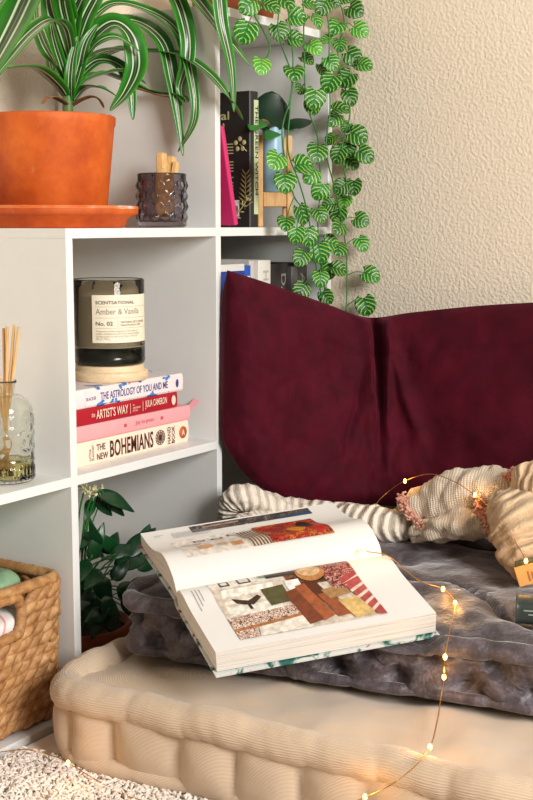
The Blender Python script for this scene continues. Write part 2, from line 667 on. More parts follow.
def under_book(q):
    """height of the underside of the book above a point of the floor"""
    d = Vector((q.x, q.y, 0)) - Vector((GA.x, GA.y, 0))
    z1 = GA.z - (TN + .007) / EN.z - (EN.x * d.x + EN.y * d.y) / EN.z
    fx, fy = EW.x, EW.y
    w_ = (d.x * fx + d.y * fy) / (fx * fx + fy * fy)
    ex, ey = EL.x, EL.y
    s_ = (d.x * ex + d.y * ey) / (ex * ex + ey * ey)
    o_ = max(0, -s_ - .02, s_ - BL - .02, abs(w_) - BW - .03)
    return z1 + o_ * 1.6


mattress('floor_mattress', 'large cream corduroy floor mattress with rolled edges lying on the rug', 'mattress', (-.512, -.062, .0085), R(4),
         .82, 1.15, .125, .023, .086, .020, .0045, 11, 3, M['cord'], M['cord_roll'], rc=.07,
         tufts=[(.20, -.2), (.20, -.45), (.20, -.7), (.2, -.95), (.45, -.2), (.45, -.45), (.45, -.7)], dimple=.006, smallfoot=True, jit=.35, rollvar=.06, rollcrease=.11, topwave=1.5)


def to_local(p):
    c, sn = math.cos(R(10)), math.sin(R(10))
    x, y = p[0] + .392, p[1] + .098
    return Vector((c * x + sn * y, -sn * x + c * y, 0))


FOLD = spline([to_local(p) for p in ((-.02, -.20), (-.06, -.32), (-.095, -.40), (-.078, -.47), (-.14, -.55), (-.205, -.615), (-.25, -.72), (-.26, -.85))], 8)


def greytop(x, y):
    best, side = 9, 1
    q = Vector((x, y, 0))
    for i in range(len(FOLD) - 1):
        a, b = FOLD[i], FOLD[i + 1]
        ab = b - a
        f = max(0, min(1, (q - a).dot(ab) / ab.length_squared))
        d = (q - a - ab * f)
        if d.length < best:
            best = d.length
            side = 1 if ab.cross(d).z < 0 else -1
    z = -.016 * math.exp(-(best / .007) ** 2)
    z += (.011 * math.exp(-((best - .030) / .028) ** 2)) * (1 if side > 0 else .25)
    return z


mattress('velvet_mattress', 'grey tufted velvet floor cushion on top of the cream mattress', 'cushion', (-.392, -.098, .130), R(10),
         .50, 1.05, .090, .0140, .090, .010, .008, 11, 8, M['grey_velvet'], M['grey_velvet'], rc=.045,
         tufts=[(.16, -.16), (.16, -.36), (.16, -.56), (.16, -.76), (.36, -.3), (.36, -.5), (.36, -.7)], dimple=.016, dome=.004, topfn=greytop, rollvar=.30, clamp=under_book, crease=.006, jit=.3, dents=.085, smallfoot=True)

# ------------------------------------------------------------------ burgundy back cushion in the corner
TOPP = spline([(.000, -.022, .646), (.09, -.050, .620), (.20, -.085, .585), (.285, -.125, .556), (.325, -.20, .566), (.335, -.36, .585), (.335, -.60, .600), (.33, -.95, .60)], 14)
BOTP = spline([(-.004, -.016, .365), (.040, -.05, .290), (.12, -.11, .247), (.20, -.17, .240), (.235, -.26, .236), (.245, -.40, .236), (.245, -.62, .236), (.245, -.95, .236)], 14)
NU = len(TOPP) - 1
UC = 3.15 / 7      # the fold in the corner


def wine(u, v, back):
    k = u * NU
    i = min(NU - 1, int(k))
    a = TOPP[i].lerp(TOPP[i + 1], k - i)
    b = BOTP[i].lerp(BOTP[i + 1], k - i)
    p = b.lerp(a, v)
    tdir = (TOPP[i + 1] - TOPP[i]).normalized()
    nrm = tdir.cross(Vector((0, 0, 1))).normalized()      # towards the room
    if nrm.x > 0 and nrm.y > 0: nrm.negate()
    e = (math.sin(PI * min(1, max(0, v))) ** .5) * (min(1, u / .05) ** .5)
    if back:
        q = p - nrm * .055 * e
        q.x = min(q.x, WX - .004)
        q.y = min(q.y, -.004) if q.x < .38 else q.y
        return q
    fold = -.030 * math.exp(-((u - UC - .012 * (1 - v)) / .014) ** 2) * sm(.15, .75, v)
    fold += .018 * math.exp(-((u - UC + .045) / .03) ** 2) * sm(.0, .8, v) + .018 * math.exp(-((u - UC - .04) / .025) ** 2) * sm(.3, .9, v)
    fold += .012 * math.exp(-((u - UC - .10 + .16 * (v - .6)) / .018) ** 2) * sm(.25, .5, v) * (1 - sm(.75, .95, v))
    fold -= .010 * math.exp(-((u - UC + .09 - .10 * (v - .5)) / .010) ** 2) * sm(.2, .4, v) * (1 - sm(.6, .85, v))
    fold -= .003 * math.exp(-((v - .80) / .008) ** 2) * sm(.2, .3, u)
    wr = .011 * nz(u * 9, v * 4, 1.7) + .005 * nz(u * 24, v * 9, 4.2) + .002 * nz(u * 50, v * 20, 2.2)
    return p + nrm * (.038 * e + (fold + wr) * min(1, 3 * e))


mb = MB()
mb.grid(lambda u, v: wine(u, v, False), 180, 60, flip=False)
mb.grid(lambda u, v: wine(u, v, True), 180, 60, flip=True)
o = mb.build('back_cushion', M['wine'])
tag(o, 'big burgundy velvet back cushion slumped in the corner against shelf and wall', 'cushion')
# ------------------------------------------------------------------ lettering
def text_mesh(body, bold=0.0, spacing=1.0):
    cu = bpy.data.curves.new('lettering', 'FONT')
    cu.body = body
    cu.offset = bold
    cu.space_character = spacing
    cu.resolution_u = 3
    cu.align_x = 'LEFT'
    ob = bpy.data.objects.new('lettering', cu)
    COL.objects.link(ob)
    bpy.context.view_layer.update()
    me = bpy.data.meshes.new_from_object(ob.evaluated_get(bpy.context.evaluated_depsgraph_get()))
    bpy.data.objects.remove(ob)
    bpy.data.curves.remove(cu)
    return me


def lettering(name, body, mat, parent, fn, width, height, bold=0.0, spacing=1.0, label=None):
    """fn(x, y) lays the flat word, 0..width by 0..height, onto its surface (parent space)"""
    me = text_mesh(body, bold, spacing)
    xs = [q.co.x for q in me.vertices]
    ys = [q.co.y for q in me.vertices]
    x0, x1, y0, y1 = min(xs), max(xs), min(ys), max(ys)
    for q in me.vertices:
        q.co = Vector(fn((q.co.x - x0) / (x1 - x0) * width, (q.co.y - y0) / (y1 - y0) * height))
    me.materials.clear()
    me.materials.append(mat)
    me.name = name
    o = bpy.data.objects.new(name, me)
    COL.objects.link(o)
    o.parent = parent
    if label: o['label'] = label
    return o


def flat(o, xd, yd):
    o, xd, yd = Vector(o), Vector(xd).normalized(), Vector(yd).normalized()
    return lambda x, y: o + xd * x + yd * y


# ------------------------------------------------------------------ books: u along the spine, v thickness, d depth away from the spine
M['page_edge'] = None
t = NT('page_edges'); v = t.coords('UV', (1, 1, 1))
sp = t.n('ShaderNodeSeparateXYZ'); t.link(v, sp.inputs[0])
wv = t.noise(t.coords('UV', (.4, 60, 1)), 3, 2)
t.bump(wv, .3, .0006)
M['page_edge'] = t.set(t.ramp(wv, [(.32, lin((150, 142, 132))), (.42, lin((206, 200, 190))), (.6, lin((234, 229, 220)))]), .8)


def book(root, L, T, D, mats_cover, fr, hard=True, over=.003, pages=None):
    """fr(u, v, d) -> point in root space"""
    c = MB()
    ct = .0018 if hard else .0006
    n = 6
    prof = [(0, over * 0 + D)]
    # closed U outline (v, d)
    out = [(0, D)] + [(lerp(0, 0, 0), .003)] + [(T * .5 * (1 - math.cos(PI * k / n)) if True else 0, .003 - (.003 if hard else .0012) * math.sin(PI * k / n)) for k in range(n + 1)] + [(T, D)]
    inn = [(T - ct, D), (T - ct, .005), (ct, .005), (ct, D)]
    ring = out + inn
    m = len(ring)
    for e, u in enumerate((0, L)):
        for (vv, d) in ring:
            c.vert(fr(u, vv, d))
    for i in range(m):
        j = (i + 1) % m
        c.face([i, j, m + j, m + i], [(0, 0), (1, 0), (1, 1), (0, 1)])
    no = len(out)
    # end caps: the three strips
    for b, rev in ((0, 1), (m, 0)):
        q = [[b + 0, b + 1, b + m - 2, b + m - 1], [b + no - 2, b + no - 1, b + no, b + no + 1],
             [b + k for k in range(1, no - 1)] + [b + no + 1, b + no + 2]]
        for f in q:
            c.face(f[::-1] if rev else f)
    cover = c.build('cover', mats_cover, root, smooth=False)
    p = MB()
    g = .0 if not hard else over
    a, b2 = (g, ct + .0001, .0052), (L - g, T - ct - .0001, D - g - .0005)
    P8 = [fr(x, y, z) for x, y, z in ((a[0], a[1], a[2]), (b2[0], a[1], a[2]), (b2[0], b2[1], a[2]), (a[0], b2[1], a[2]), (a[0], a[1], b2[2]), (b2[0], a[1], b2[2]), (b2[0], b2[1], b2[2]), (a[0], b2[1], b2[2]))]
    for q in P8: p.vert(q)
    for q, uvq in (((4, 5, 6, 7), 1), ((0, 3, 7, 4), 0), ((1, 5, 6, 2), 2), ((0, 4, 5, 1), 3), ((3, 2, 6, 7), 3)):
        if uvq == 1: uv = [(0, 0), (L * 10, 0), (L * 10, 1), (0, 1)]
        elif uvq == 0: uv = [(0, 0), (0, 1), (D * 10, 1), (D * 10, 0)]
        elif uvq == 2: uv = [(0, 0), (D * 10, 0), (D * 10, 1), (0, 1)]
        else: uv = None
        p.face(q, uv)
    pg = p.build('pages', pages or M['page_edge'], root, smooth=False)
    return cover, pg


# colours for covers
t = NT('splashed_cover'); v = t.coords()
n1 = t.noise(v, 30, 2, .5, 1.0)
n2 = t.noise(t.coords('Object', (1, 1, 1), (1, 2, 0)), 26, 2, .5, 1.0)
c = t.mix(t.ramp(n1, [(.60, (0, 0, 0, 1)), (.63, (1, 1, 1, 1))]), lin((238, 226, 226)), lin((66, 108, 178)))
c = t.mix(t.ramp(n2, [(.66, (0, 0, 0, 1)), (.69, (1, 1, 1, 1))]), c, lin((206, 150, 170)))
M['astro'] = t.set(c, .5)
M['red'] = plain('crimson_cover', (176, 22, 40), .5, .06)
M['pink'] = plain('pink_cover', (244, 168, 172), .55, .03)
M['boho'] = plain('cream_cover', (248, 226, 204), .55, .02)
M['navyink'] = plain('navy_ink', (62, 62, 140), .6, .02)
M['blueink'] = plain('blue_splash_ink', (70, 130, 200), .6, .02)
M['creamink'] = plain('cream_ink', (246, 214, 196), .6, .02)
M['brownink'] = plain('brown_ink', (78, 26, 18), .6, .02)
M['pinkink'] = plain('pink_ink', (196, 84, 100), .6, .02)
M['orange'] = plain('orange_mark', (196, 100, 44), .6, .02)
M['redink'] = plain('brick_ink', (172, 60, 44), .6, .02)

SY = .034           # where the spines of the pile stand


def pile_book(name, label, x0, x1, z0, z1, D, mat, hard=True, dx=0, yaw=0):
    r = thing(name, label, 'book', (x0, SY, z0), (0, 0, yaw), 'books lying under the candle')
    book(r, x1 - x0, z1 - z0, D, mat, lambda u, vv, d: Vector((u, d, vv)), hard)
    return r


def spine_fn(u0, v0, d=-.0006):
    return lambda x, y: Vector((u0 + x, d, v0 + y))


# THE NEW BOHEMIANS HANDBOOK
b = pile_book('book', 'cream book with THE NEW BOHEMIANS HANDBOOK on its spine, bottom of the pile', -.309, -.033, Z1 + .0003, Z1 + .0365, .19, M['boho'])
lettering('spine_text', 'THE\nNEW', M['brownink'], b, spine_fn(.046, .0055), .026, .024, .008)
lettering('spine_text', 'BOHEMIANS', M['brownink'], b, spine_fn(.077, .005), .105, .026, .018, 1.06)
lettering('spine_text', 'HAND\nBOOK', M['brownink'], b, lambda x, y: Vector((.238 - y, -.0006, .004 + x)), .028, .019, .012)
lettering('spine_text', 'JUSTINA\nBLAKENEY', M['brownink'], b, lambda x, y: Vector((.040 - y, -.0006, .006 + x)), .024, .011, .0)
mb = MB()
for k in range(3):
    mb.tube([(.200 + .0115 * s * math.cos(a), -.0007, .018 + .0115 * s * math.sin(a)) for s in (1 - k * .3,) for a in [2 * PI * i / 20 for i in range(20)]], .0006, 5, closed=True)
for k in range(6):
    a = PI * k / 6
    mb.tube([(.200 - .011 * math.cos(a), -.0007, .018 - .011 * math.sin(a)), (.200 + .011 * math.cos(a), -.0007, .018 + .011 * math.sin(a))], .0005, 5)
mb.build('spine_emblem', M['brownink'], b)
mb = MB(); mb.tube([(.260, -.0002, .018), (.260, -.0008, .018)], .010, 24); mb.build('publisher_badge', M['orange'], b)
lettering('badge_letter', 'A', M['boho'], b, spine_fn(.256, .0135, -.0012), .008, .009, .01)
# pink one with the ribbon
b = pile_book('book', 'thin plain pink book with a pink ribbon marker sticking out, second from bottom', -.307, -.031, Z1 + .0372, Z1 + .0610, .185, M['pink'], yaw=R(-.4))
lettering('spine_text', 'Joy to press', M['pinkink'], b, spine_fn(.135, .008), .045, .009)
for x in (.108, .198):
    mb = MB(); mb.box((x, -.0008, .010), (x + .006, -.0003, .015)); mb.build('spine_mark', M['pinkink'], b, smooth=False)
mb = MB()
pth = spline([(.262, .012, .012), (.276, .012, .0125), (.292, .010, .019), (.306, .008, .029)], 6)
mb.grid(lambda u, v: pth[int(round(u * 18))] + Vector((0, .006 * (v - .5) * 2, .003 * (v - .5))), 18, 2)
mb.build('ribbon_marker', M['pink'], b)
# red one
b = pile_book('book', 'red paperback with cream spine lettering, third from bottom of the pile', -.305, -.058, Z1 + .0618, Z1 + .0858, .18, M['red'], False, yaw=R(.4))
lettering('spine_text', 'the', M['creamink'], b, spine_fn(.032, .010), .008, .007)
lettering('spine_text', "ARTIST'S WAY", M['creamink'], b, spine_fn(.043, .006), .075, .014, .012)
lettering('spine_text', 'AN\nANNIVERSARY\nEDITION', M['creamink'], b, spine_fn(.129, .006), .020, .012)
lettering('spine_text', 'JULIA CAMERON', M['creamink'], b, spine_fn(.160, .006), .056, .014, .012)
for x in (.123, .154):
    mb = MB(); mb.box((x, -.0008, .004), (x + .0006, -.0003, .020)); mb.build('spine_rule', M['creamink'], b, smooth=False)
mb = MB(); mb.ball((.234, -.0006, .012), (.006, .0004, .008)); mb.build('publisher_badge', M['creamink'], b)
# astrology
ZA = Z1 + .0865
b = pile_book('book', 'white book splashed with blue, THE ASTROLOGY OF YOU AND ME, on top of the pile', -.306, -.045, ZA, ZA + .0285, .19, M['astro'], yaw=R(.3))
mb = MB(); mb.box((.02, -.0005, .0035), (.258, -.0001, .0252)); mb.build('spine_panel', plain('spine_paper', (240, 228, 226), .5, .01), b, smooth=False)
lettering('spine_text', 'THE ASTROLOGY OF YOU AND ME', M['navyink'], b, spine_fn(.054, .0090, -.0010), .165, .0115, .012)
lettering('spine_text', 'BLACKER', M['navyink'], b, spine_fn(.022, .0110, -.0010), .022, .005)
mb = MB(); mb.ball((.244, -.0008, .014), (.004, .0005, .007)); mb.build('publisher_badge', M['navyink'], b)
for (x, z, s) in ((.058, .004, .009), (.105, .0255, .006), (.178, .0045, .005), (.215, .026, .006), (.085, .0035, .006)):
    mb = MB()
    for k in range(5):
        mb.ball((x + rnd.uniform(-s, s), -.0007, min(.0262, max(.0038, z + rnd.uniform(-.003, .003)))), (s * .5, .0004, .0022), 8, 4)
    mb.build('spine_splash', M['blueink'], b)
ZC = ZA + .0287

# ------------------------------------------------------------------ candle on its wooden lid
CX, CY = -.1640, .0890
c0 = thing('wooden_lid', 'round pale wooden lid under the candle jar on the top book', 'lid', (CX, CY, ZC))
mb = MB(); mb.lathe([(0, 0), (.0585, 0), (.0598, .002), (.0598, .012), (.0585, .0145), (.0535, .0150), (.0530, .0165), (.0530, .0225), (.052, .0238), (0, .0238)], 64)
mb.build('disc', M['pine'], c0)
CZ = ZC + .0245
CR, CH = .0555, .1320
c1 = thing('jar_candle', 'big three-wick candle in a smoky grey jar with a cream label, on the book pile', 'candle', (CX, CY, CZ))
prof = [(0, 0), (CR - .004, 0), (CR - .001, .002), (CR, .006), (CR, CH - .002), (CR - .0012, CH), (CR - .0024, CH - .0015), (CR - .0030, .030), (CR - .006, .026), (0, .026)]
mb = MB(); mb.lathe(prof, 72); mb.build('glass_jar', M['jar'], c1)
mb = MB(); mb.lathe([(0, .0022), (CR - .0045, .0022), (CR - .0036, .006), (CR - .0036, .0240), (0, .0240)], 64); mb.build('jar_bottom', M['jarbase'], c1)
mb = MB(); mb.lathe([(0, .0275), (CR - .0042, .0275), (CR - .0036, .029), (CR - .0036, .104), (CR - .008, .1075), (0, .1062)], 64); mb.build('wax', M['wax'], c1)
for k in range(3):
    a = R(20 + 120 * k)
    x, y = .026 * math.cos(a), .026 * math.sin(a)
    mb = MB(); mb.tube([(x, y, .104), (x + .001, y, .112), (x + .003, y - .001, .1145)], .0014, 6); mb.ball((x + .003, y - .001, .115), (.0025, .0025, .002), 8, 5)
    mb.build('wick', M['black'], c1)
LA0 = R(193)         # the label runs round the jar from here
LR = CR + .0005


def wrap(x0, z0, r=LR + .0004):
    return lambda x, y: Vector((r * math.cos(LA0 + (x0 + x) / CR), r * math.sin(LA0 + (x0 + x) / CR), z0 + y))


mb = MB()
mb.grid(lambda u, v: (LR * math.cos(LA0 + u * .102 / CR), LR * math.sin(LA0 + u * .102 / CR), .0365 + .073 * v), 40, 2)
lab = mb.build('paper_label', M['label'], c1)
lettering('label_text', 'SCENTSATIONAL', M['inkgrey'], lab, wrap(.006, .0955), .062, .0052, .012)
lettering('label_text', 'Amber & Vanilla', M['inklight'], lab, wrap(.006, .0800), .072, .0092, .005)
lettering('label_text', 'No. 02', M['inkgrey'], lab, wrap(.006, .0630), .026, .0062, .015)
lettering('label_text', 'NATURAL SOY CANDLE\nHand Poured in USA', M['inkgrey'], lab, wrap(.044, .0622), .048, .0075, .004)
lettering('label_text', 'A luxurious amber fragrance with notes of\nvanilla, sandalwood and warm musk, bringing\nlasting aroma to any room. Burn with care.\n28 oz | 793 g', M['inklight'], lab, wrap(.006, .0405), .072, .0155)
for zz in (.0745, .0915, .0590):
    mb = MB(); mb.grid(lambda u, v: wrap(.005, zz)(u * .092, v * .0004), 30, 1); mb.build('label_rule', M['inklight'], lab)
mb = MB(); mb.grid(lambda u, v: wrap(.0395, .060)(u * .0004, v * .013), 1, 3); mb.build('label_rule', M['inklight'], lab)

# ------------------------------------------------------------------ reed diffuser on the low step
BX, BY, BZ = -.4215, .062, Z1 + .0004
BR = .0385
d0 = thing('diffuser_bottle', 'embossed clear glass reed diffuser bottle with pale yellow oil on the low step', 'bottle', (BX, BY, BZ))


def emb(a, z):
    r = 0
    if .005 < z < .022: r += .0011 * (abs(math.sin(a * 16)) ** .7)
    if .081 < z < .090: r += .0012 * (abs(math.sin(a * 22)) ** .7)
    if .034 < z < .080:
        q = (a / (2 * PI) * 6) % 1 - .5
        dd = math.hypot(q * 2 * PI * BR / 6, z - .057)
        r += .0010 * math.cos(dd / .0023) * (1 if dd < .019 else 0)
    return r


zs = [0, .002, .005] + [.005 + .0015 * k for k in range(1, 64)]
prof = [(0, .0)] + [(BR - .003, .0), (BR - .0008, .002)]
for k in range(1, 66):
    z = .004 + .0014 * k
    r = BR
    if .028 < z < .031 or .078 < z < .081 or .090 < z < .0925: r += .0012
    prof.append((r, z))
zt = prof[-1][1]
for k in range(1, 13):
    a = PI / 2 * k / 12
    prof.append((lerp(BR, .0145, 1 - math.cos(a)), zt + .026 * math.sin(a)))
zt = prof[-1][1]
for r, dz in ((.0142, .004), (.0142, .012), (.0150, .015), (.0168, .0165), (.0172, .0185), (.0165, .0200), (.0148, .0198), (.0122, .016), (.0122, .004), (.013, -.002)):
    prof.append((r, zt + dz))
zi = zt - .002
for k in range(11, -1, -1):
    a = PI / 2 * k / 12
    prof.append((lerp(BR - .0022, .013, 1 - math.cos(a)), zi - .024 + .024 * math.sin(a)))
prof += [(BR - .0022, .05), (BR - .0022, .006), (BR - .005, .0042), (0, .0042)]
mb = MB(); mb.lathe(prof, 144, disp=lambda a, z: emb(a, z)); bottle = mb.build('glass_bottle', M['clear'], d0)
mb = MB(); mb.lathe([(0, .0046), (BR - .0055, .0046), (BR - .0028, .0064), (BR - .0028, .0262), (0, .0262)], 64); mb.build('scent_oil', M['oil'], d0)
tips = [(-.016, .208, -.01), (-.004, .213, .008), (.004, .216, -.006), (.013, .218, .012), (.022, .215, .0), (-.024, .205, .006)]
for i, (dx, dz, dy) in enumerate(tips):
    r = thing('reed', ['leftmost', 'second from left', 'third from left', 'tallest tilted', 'rightmost leaning', 'partly cut off left'][i] + ' thin wooden reed standing in the diffuser bottle', 'reed', (BX, BY, BZ), group='reeds in the diffuser')
    lat = (-.0115, .0005, .0075, .0150, .0225, -.020)[i]
    fw = Vector((G.x, G.y, 0)).normalized() * dy * .6
    b0 = RT * (-lat * .42) - fw * .8 + Vector((0, 0, .0056))
    mb = MB(); mb.tube([b0, RT * lat + fw + Vector((0, 0, dz))], .0021, 8)
    mb.build('rod', M['reed'], r)

# ------------------------------------------------------------------ terracotta pot with the striped dracaena
PX, PY = -.2065, .168
s0 = thing('saucer', 'wide chalk-stained terracotta saucer on the middle step', 'saucer', (PX, PY, Z2 + .0003))
SZ = .0325
mb = MB(); mb.lathe([(0, 0), (.112, 0), (.115, .002), (.121, .014), (.1325, .019), (.1358, .022), (.1362, .031), (.1350, SZ), (.1290, SZ), (.1265, .029), (.118, .012), (.112, .009), (0, .009)], 96,
                    disp=lambda a, z: .0006 * nz(math.cos(a) * 6, math.sin(a) * 6, z * 30))
mb.build('dish', [M['terra']], s0)
mb = MB(); mb.lathe([(.1366, .0285), (.1362, .0312), (.1352, SZ + .0006), (.1288, SZ + .0006), (.1262, .0292)], 96); mb.build('chalky_rim', M['terra_worn'], s0)
PZ = Z2 + .0100
p0 = thing('potted_dracaena', 'arching striped dracaena in an orange terracotta pot on the saucer', 'plant', (PX, PY, PZ))
PH = .159
prof = [(0, 0), (.084, 0), (.0868, .003), (.1012, PH - .016), (.1030, PH - .012), (.1035, PH - .002), (.1022, PH), (.0960, PH), (.0945, PH - .004), (.0935, PH - .022), (0, PH - .022)]
mb = MB(); mb.lathe(prof, 96, disp=lambda a, z: .0005 * nz(math.cos(a) * 4, math.sin(a) * 4, z * 20)); mb.build('pot', M['terra'], p0)
mb = MB(); mb.lathe([(0, PH - .014), (.05, PH - .013), (.0935, PH - .018), (.0930, PH - .021), (0, PH - .021)], 48, disp=lambda a, z: 0); mb.build('soil', M['soil'], p0)
stem_b = at(68, 112, y=PY)
ST = spline([stem_b - Vector((0, 0, .03)), at(68, 90, y=PY), at(72, 55, y=PY), at(74, 20, y=PY), at(76, -25, y=PY)], 8)
mb = MB(); mb.tube(ST, [.0085] * (len(ST)), 12); mb.build('stem', M['trunk'], p0, world=True)


def strap(pts, w, up=(0, 0, 1), mat=None, fold=.30, n=9, twist=0, name='leaf', parent=None):
    P = spline(pts, n)
    m = len(P) - 1
    mb = MB()
    b = len(mb.v)
    frames = []
    prev = None
    for i in range(m + 1):
        tg = (P[min(m, i + 1)] - P[max(0, i - 1)]).normalized()
        side = tg.cross(Vector(up))
        if side.length < .2 and prev is not None: side = prev
        side.normalize()
        if prev is not None:
            if side.dot(prev) < 0: side = -side
            side = (side * .35 + prev * .65)
            side = (side - tg * side.dot(tg)).normalized()
        prev = side
        s2 = Matrix.Rotation(twist * i / m, 3, tg) @ side
        frames.append((P[i], s2, s2.cross(tg).normalized()))
    K = 8

    def fn(u, v):
        i = int(round(v * m))
        p, s, nn = frames[i]
        f = i / m
        ww = w * (sm(-.25, .35, f) * .9 + .1) * (1 - max(0, (f - .45) / .55) ** 1.8) ** .8 + .0006
        x = (u - .5) * 2
        return p + s * (ww * x) + nn * (fold * ww * abs(x) ** 1.5)
    mb.grid(fn, K, m)
    o = mb.build(name, mat or M['strap'], parent or p0, world=True)
    md = o.modifiers.new('thickness', 'SOLIDIFY')
    md.thickness = .0007
    md.offset = 0
    return o


CAMUP = Vector((-.5, -.45, .75))


def leafpx(lst, w, up=(0, 0, 1), **k):
    """each entry: pixel and the depth it grows to"""
    P = []
    for a, b, c in lst:
        p = at(a, b, y=c)
        if p.x > -.02 and p.y > -.012:      # the leaf stops at the side of the tall shelf
            p = at(a, b, x=-.02)
        P.append(p)
    return strap(P, w, up, **k)


Y0 = PY
# arching leaves seen in front of the tall panel
leafpx([(74, 78, Y0), (88, 45, .15), (112, 24, .12), (130, 36, .10), (136, 66, .09), (126, 92, .085), (110, 111, .08)], .0200, CAMUP)
leafpx([(74, 20, Y0), (100, -30, .16), (140, -38, .13), (172, -8, .10), (186, 30, .08), (187, 62, .07), (180, 88, .065), (184, 104, .06)], .0145, CAMUP)
leafpx([(75, 0, Y0), (110, -50, .13), (160, -38, .08), (196, 0, .03), (226, 38, -.02), (250, 66, -.05)], .0195, (-.3, -.2, .9))
leafpx([(76, -20, Y0), (120, -80, .1), (180, -70, .03), (213, -25, -.02), (222, 25, -.035), (231, 68, -.04), (234, 112, -.04)], .0125, CAMUP)
leafpx([(75, 70, Y0), (105, 52, .16), (145, 52, .12), (178, 55, .08), (206, 72, .03), (226, 94, -.01), (243, 120, -.03)], .0125, (-.2, -.2, .95))
leafpx([(75, 50, Y0), (100, 24, .16), (135, 22, .15), (162, 42, .14), (172, 80, .13), (178, 116, .12), (183, 156, .115)], .0130, CAMUP)
leafpx([(75, 40, Y0), (110, 5, .15), (150, 12, .13), (178, 34, .11), (192, 80, .095), (194, 120, .09), (178, 152, .085)], .0100, CAMUP)
leafpx([(72, 92, Y0), (95, 74, .16), (120, 80, .14), (148, 92, .13), (180, 96, .12), (188, 102, .115)], .0125)
leafpx([(73, 84, Y0), (96, 62, .16), (118, 66, .14), (130, 86, .12), (133, 120, .115)], .0130, CAMUP)
leafpx([(72, 100, Y0), (86, 82, .15), (106, 74, .13), (124, 72, .11), (146, 84, .1)], .0120)
# left and front
leafpx([(68, 100, Y0), (58, 86, .16), (38, 70, .14), (14, 68, .12), (-14, 72, .11)], .0135)
leafpx([(72, 60, Y0), (66, 30, .12), (52, 20, .08), (30, 34, .03), (6, 62, -.01), (-20, 96, -.03)], .0125, (-.2, -.3, .9))
leafpx([(74, 10, Y0), (60, -40, .09), (36, -20, .03), (14, 24, -.02), (-6, 62, -.05), (-22, 92, -.06)], .0240, (-.6, -.4, .6))
leafpx([(74, 30, Y0), (60, -10, .12), (30, -30, .06), (6, -10, .02), (-22, 40, -.01)], .0165, (-.5, -.4, .7))
leafpx([(70, 82, Y0), (52, 58, .16), (42, 40, .17), (36, 18, .19), (38, -6, .2)], .0100, (-1, 0, .2))
leafpx([(70, 86, Y0), (60, 64, .18), (54, 78, .2), (50, 58, .22), (46, 40, .24)], .0085, (-1, 0, .3))
leafpx([(70, 70, Y0), (58, 36, .17), (50, 10, .17), (46, -20, .16)], .0155, (-.8, -.5, .2))
leafpx([(74, 55, Y0), (84, 20, .15), (98, -8, .13), (112, -40, .12)], .0150, (-.8, -.5, .2))
leafpx([(73, 50, Y0), (74, 15, .15), (84, -10, .12), (92, -40, .1)], .0135, (-.8, -.5, .2))
leafpx([(73, 45, Y0), (64, 12, .15), (60, -12, .13), (50, -44, .12)], .0140, (-.8, -.5, .2))
leafpx([(73, 74, Y0), (84, 44, .19), (102, 30, .2), (124, 26, .21)], .0130, (-.6, -.3, .6))
leafpx([(73, 76, Y0), (86, 58, .14), (100, 42, .11), (118, 38, .09), (140, 52, .08)], .0105, (-.5, -.3, .6))
leafpx([(72, 96, Y0), (80, 66, .15), (86, 42, .14), (98, 24, .13)], .0095, (-.8, -.5, .2))
leafpx([(71, 96, Y0), (62, 66, .16), (54, 40, .15), (50, 16, .14)], .0080, (-.8, -.5, .2))
leafpx([(71, 104, Y0), (70, 84, .15), (72, 60, .145), (78, 36, .14)], .0085, (-.8, -.5, .2))
leafpx([(71, 106, Y0), (80, 78, .17), (96, 60, .18), (118, 50, .18), (126, 50, .18)], .0110, (-.5, -.3, .6))
leafpx([(70, 108, Y0), (84, 90, .14), (100, 88, .1), (116, 96, .08)], .0110)
leafpx([(68, 106, Y0), (58, 100, .15), (50, 98, .13), (42, 104, .12)], .0065, mat=M['dry'], name='dry_leaf')
leafpx([(70, 108, Y0), (84, 100, .14), (96, 98, .12), (104, 108, .115)], .0075, mat=M['dry'], name='dry_leaf')
leafpx([(120, 84, .125), (140, 90, .125), (160, 96, .12), (176, 98, .115)], .0045, mat=M['dry'], name='dry_leaf')

# ------------------------------------------------------------------ studded glass with wooden sticks
GX, GY = -.0665, .058
g0 = thing('studded_glass', 'smoky purple glass tumbler with raised diamond studs beside the saucer', 'glass', (GX, GY, Z2 + .0003))
GR, GH = .0392, .0850


def stud(a, z):
    if z < .009 or z > GH - .011: return 0
    p, q = a / (2 * PI) * 16, z / .0165
    i = round(q)
    pp = (p + (.5 if i % 2 else 0)) % 1 - .5
    return .0034 * max(0, 1 - (abs(pp) * 2.0 + abs(q - i) * 2.0))


prof = [(0, 0), (GR - .004, 0), (GR - .001, .002)] + [(GR, .004 + (GH - .006) * k / 60) for k in range(61)] + [(GR - .001, GH), (GR - .0022, GH - .001), (GR - .0028, .012), (GR - .006, .009), (0, .009)]
mb = MB(); mb.lathe(prof, 192, disp=lambda a, z: stud(a, z)); mb.build('tumbler', M['smoke'], g0)
sticks = [((.006, .004), (.016, .012), .118, .0095), ((-.004, -.008), (.028, .000), .112, .0085), ((.010, -.008), (.023, -.012), .104, .006), ((-.012, .006), (-.014, -.012), .092, .0075)]
for i, (a, b, ln, wd) in enumerate(sticks):
    r = thing('incense_stick', ['tallest flat wooden stick with split tip in the smoky glass', 'wooden stick behind the tallest one in the smoky glass', 'short wooden stick in front of the tallest, at glass right side',
                                'pale stubby wooden stick barely above the rim at glass left side'][i], 'stick', (GX, GY, Z2 + .0003), group='wooden sticks in the glass')
    A, B = Vector((a[0] * .6, a[1] * .6, .0110)), Vector((b[0], b[1], ln))
    mb = MB(); mb.tube([A, A.lerp(B, .4), A.lerp(B, .97), B], [wd, wd * 1.04, wd, wd * .8], 6, flat=.6)
    mb.build('rod', M['stickwood'], r, smooth=False)
